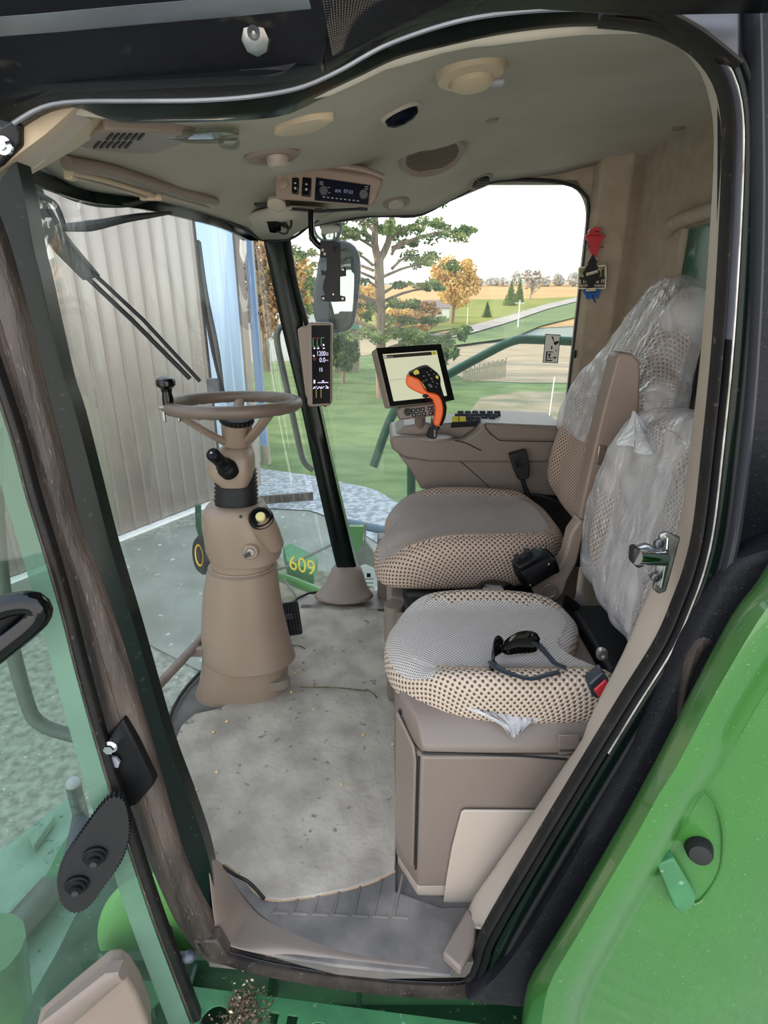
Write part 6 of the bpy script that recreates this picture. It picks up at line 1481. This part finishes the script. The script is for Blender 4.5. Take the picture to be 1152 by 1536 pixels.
t = thing('blue_leaf_freshener', 'blue leaf shaped freshener under the black tree card', 'air freshener', P(890, 445, y=yh))
MB().prism([af(*q, yh-.003) for q in ((380, 1250), (660, 1240), (672, 1290), (630, 1360), (640, 1400), (560, 1390), (600, 1460), (575, 1475), (530, 1400), (470, 1420), (420, 1400), (425, 1360), (378, 1300))], (0, .003, 0)).build('leaf', M['leaf_blue'], t, bevel=.0005)
MB().tube([af(530, 1340, yh-.004), af(585, 1470, yh-.004)], .0018, n=6).build('stem', M['ink'], t)
for v in (531, 589):
    o = MB().box(P(862 if v < 560 else 855, v, y=2.30), (.010, .02, .030)).build('window_clip', M['matte'], bevel=.003); tag(o, 'upper black window clip on the edge of the rear window post' if v < 560 else 'lower black window clip on the edge of the rear window post', 'clip')
# escape sticker on the far window
ys_ = 2.338
st = thing('exit_sticker', 'white emergency exit sticker with black pictograms on the far window', 'sticker', P(828, 522, y=ys_))
def sq_(x, y_, yy=ys_-.001): return P(800+x/19.2, 480+y_/19.2, y=yy)
MB().prism([sq_(345, 400), sq_(785, 425), sq_(710, 1245), sq_(272, 1225)], (0, .002, 0)).build('border', M['ink'], st)
MB().prism([sq_(362, 422, ys_-.0015), sq_(765, 445, ys_-.0015), sq_(692, 1225, ys_-.0015), sq_(292, 1205, ys_-.0015)], (0, .001, 0)).build('sheet', M['sticker'], st)
mb = MB(); ink = lambda *q: mb.prism([sq_(a, b, ys_-.0025) for a, b in q], (0, .001, 0))
ink((595, 625), (735, 600), (725, 670), (630, 735), (580, 665)); ink((510, 500), (575, 470), (580, 500), (600, 610), (570, 600), (545, 520)); ink((515, 740), (550, 740), (550, 800), (565, 800), (528, 858), (495, 800), (515, 800))
ink((370, 905), (565, 905), (560, 950), (540, 935), (410, 930), (385, 1155), (545, 1150), (525, 1190), (352, 1180)); ink((555, 1070), (620, 1070), (605, 1035), (670, 1085), (605, 1130), (615, 1098), (555, 1098))
ink((480, 960), (510, 965), (500, 1000), (470, 1060), (520, 1090), (500, 1130), (480, 1125), (490, 1095), (450, 1075), (430, 1125), (400, 1130), (440, 1060), (450, 1010), (410, 1020), (430, 975)); ink((640, 835), (650, 835), (650, 890), (700, 885), (700, 898), (635, 900))
mb.build('pictogram', M['ink'], st)
# maker's sticker low on the glass
st2 = thing('glass_label', 'small dark printed label low on the glass right of the pillar foot', 'label', P(553, 868, y=2.335))
mb = MB(); mb.prism([P(u, v, y=2.334) for u, v in ((550, 860), (556, 860), (556, 866), (550, 866))], (0, .001, 0))
for k in range(3): mb.prism([P(u, v, y=2.334) for u, v in ((546, 868+k*6), (560, 868+k*6), (560, 869+k*6), (546, 869+k*6))], (0, .001, 0))
mb.build('print', M['ink'], st2)

# ================================================================ outside, close to the cab
def tt_(name, label, cat, px, r, m, smooth=40, n=14): return tag(MB().tube([P(q[0], q[1], y=q[2]) for q in px], r, n=n, smooth=smooth).build(name, m), label, cat)
tt_('side_guard_rail', 'green bent tube rail outside the far side window', 'rail', [(560, 700, 2.60), (600, 604, 2.66), (672, 562, 2.72), (742, 524, 2.78), (768, 512, 2.8), (790, 509, 2.8), (900, 514, 2.8)], .021, M['rail'])
tt_('rail_post', 'green upright rail post below the console outside the window', 'post', [(617, 660, 2.72), (617, 760, 2.72)], .022, M['rail'], 4)
tt_('grab_rail', 'grey looped grab rail outside the windshield behind the steering wheel', 'rail', [(470, 705, 2.9), (455, 690, 2.9), (443, 640, 2.9), (428, 570, 2.9), (417, 520, 2.9), (416, 498, 2.9), (424, 488, 2.9), (434, 494, 2.9), (445, 540, 2.9), (462, 600, 2.9)], .016, M['greytube'])
mr = thing('side_mirror', 'large rounded wing mirror hanging outside behind the black bracket', 'mirror', P(505, 420, y=2.95))
mo = [(484, 368), (500, 360), (522, 362), (536, 374), (541, 400), (538, 440), (532, 480), (524, 494), (505, 500), (488, 498), (478, 490), (470, 470), (472, 430), (478, 390)]
MB().prism([P(p.x, p.y, y=2.95) for p in spline([V((a, b, 0)) for a, b in mo], 40, closed=True)], (0, .08, 0)).build('shell', M['greymetal'], mr, bevel=.012, seg=3)
mi_ = [(512, 372), (524, 374), (530, 388), (531, 430), (527, 478), (520, 490), (502, 494), (494, 488), (494, 400), (500, 376)]
MB().prism([P(p.x, p.y, y=2.944) for p in spline([V((a, b, 0)) for a, b in mi_], 40, closed=True)], (.0, .004, 0)).build('mirror_face', M['mirror'], mr)
MB().tube([P(505, 362, y=2.97), P(500, 330, y=2.97), P(496, 280, y=2.97)], .016).build('mirror_arm', M['matte'], mr)
rm = thing('round_mirror', 'small round convex mirror above the large wing mirror', 'mirror', P(491, 341, y=2.9))
c = P(491.5, 340, y=2.88); dd = V((.05, -1, .1)).normalized(); MB().lathe(c, dd, [(.066, -.02), (.066, .004), (.061, .008), (.058, .003), (0, .003)], n=36).build('rim', M['greymetal'], rm)
MB().lathe(c, dd, [(.058, .003), (.045, .008), (.02, .011), (0, .012)], n=36).build('mirror_face', M['mirror'], rm)
# wiper outside the windshield
wp_ = thing('windshield_wiper', 'long black wiper assembly in front of the upper left windshield', 'wiper', P(60, 290, y=1.35))
yw = 1.45
def wq(px, yy=yw): return [P(u, v, y=yy) for u, v in px]
MB().band(lin(wq([(34, 268), (42, 300), (72, 368), (124, 420)]), 14), lin(wq([(50, 266), (64, 300), (96, 355), (145, 413)]), 14), (0, .02, 0), .006).build('arm_cover', M['matte'], wp_)
MB().tube(wq([(124, 410), (200, 482), (285, 568)]), .006, n=8).build('wiper_arm', M['matte'], wp_); MB().tube(wq([(140, 410), (215, 480), (300, 572)]), .005, n=8).build('wiper_arm', M['matte'], wp_)
MB().tube(wq([(56, 290), (80, 304), (88, 316), (96, 338)]), .006, n=8, smooth=12).build('linkage', M['matte'], wp_)
MB().tube(wq([(90, 341), (100, 341), (140, 338), (195, 327), (258, 319)]), [.008, .012, .009, .007, .003], n=8, smooth=20).build('wiper_blade', M['matte'], wp_)
MB().tube(wq([(70, 276), (96, 292), (140, 304), (190, 306), (220, 300)]), [.005, .011, .014, .012, .006], n=10, smooth=24, flat=(1, .6)).build('upper_duct', M['matte'], wp_)
w2 = thing('parallel_wiper_arm', 'pair of thin black wiper arms crossing in front of the pale siding', 'wiper', P(310, 480, y=2.1))
MB().tube(wq([(296, 360), (302, 420), (318, 520), (338, 600)], 2.1), .007, n=8, smooth=14).build('wiper_arm', M['matte'], w2)
MB().tube(wq([(297, 362), (308, 440), (326, 530), (334, 600)], 2.1), .010, n=8, smooth=14, flat=(1, .4)).build('wiper_blade', M['greymetal'], w2)
MB().box(P(322, 580, y=2.1), (.05, .03, .06)).build('arm_base', M['greymetal'], w2, bevel=.006)

# ---- green machinery on the ground beyond the windshield
gm = thing('corn_head_frame', 'green machine frame with yellow figures outside behind the column', 'machine', P(450, 850, z=-1.4))
def gz(px, z): return [P(u, v, z=z) for u, v in px]
MB().prism(gz([(424, 820), (436, 814), (476, 834), (470, 856), (430, 842)], -1.25), (0, .0, -.16)).build('label_box', M['green3'], gm, bevel=.01)
p0 = P(455, 853, z=-1.3); xx = (P(470, 858, z=-1.3)-P(440, 850, z=-1.3)).normalized()
text('number', '609', P(453, 849, y=p0.y-.6), xx, (0, .1, 1), .20, mat('yellow_paint', 'd8c23a', .5), gm)
MB().tube([P(410, 862, z=-1.35), P(440, 872, z=-1.35), P(520, 905, z=-1.3)], .05, n=12).build('divider_tube', M['green'], gm)
MB().tube([P(400, 860, z=-1.3), P(430, 850, z=-1.2), P(520, 806, z=-1.1)], .014, n=8).build('hose', M['greytube'], gm)
MB().tube([P(425, 868, z=-1.3), P(445, 895, z=-1.3), P(455, 930, z=-1.3)], .012, n=8).build('hose', M['greytube'], gm)
MB().prism(gz([(400, 830), (640, 905), (620, 1000), (400, 960)], -1.75), (0, 0, -.05)).build('deck_plate', mat('chaffy_deck', '8b8270', .95, c2='5c5f4a', scale=9, bump=.4), gm)
MB().prism([P(u, v, y=4.6) for u, v in ((545, 786), (550, 786), (548, 812), (566, 836), (562, 852), (548, 846), (536, 850), (530, 842), (546, 812))], (0, .05, 0)).build('steel_bracket', M['greytube'], gm)
MB().prism([P(u, v, y=4.9) for u, v in ((524, 790), (546, 790), (544, 816), (530, 838), (520, 812))], (0, .05, 0)).build('guard_plate', M['green'], gm)
MB().tube([P(520, 784, z=-1.2), P(600, 800, z=-1.2)], .05, n=10).build('blue_tube', mat('blue_grey_pipe', '4c5f70', .5), gm)
MB().prism(gz([(560, 886), (575, 870), (600, 872), (598, 890)], -1.0), (0, 0, -.04)).build('mint_plate', M['mint'], gm)
wl = thing('gauge_wheel', 'small wheel with yellow rim outside left of the steering column', 'wheel', P(307, 830, z=-1.5))
c = P(307, 832, y=4.9); dd = V((-.75, -.6, .15)).normalized()
MB().lathe(c, dd, [(.10, -.05), (.16, -.05), (.19, -.02), (.19, .03), (.16, .06), (.11, .06), (.10, .05)], n=30).build('tyre', M['rubber'], wl)
MB().lathe(c, dd, [(.11, .0), (.115, .055), (.095, .058), (.075, .03), (0, .03)], n=30).build('rim', M['knob'], wl)
MB().lathe(c, dd, [(.03, .03), (.03, .06), (0, .06)], n=16).build('hub', M['darksteel'], wl)
MB().tube([P(297, 757, y=5.1), P(298, 790, y=5.1), P(303, 812, y=5.1)], [.03, .03, .02], n=8).build('leg_stand', M['green2'], wl)
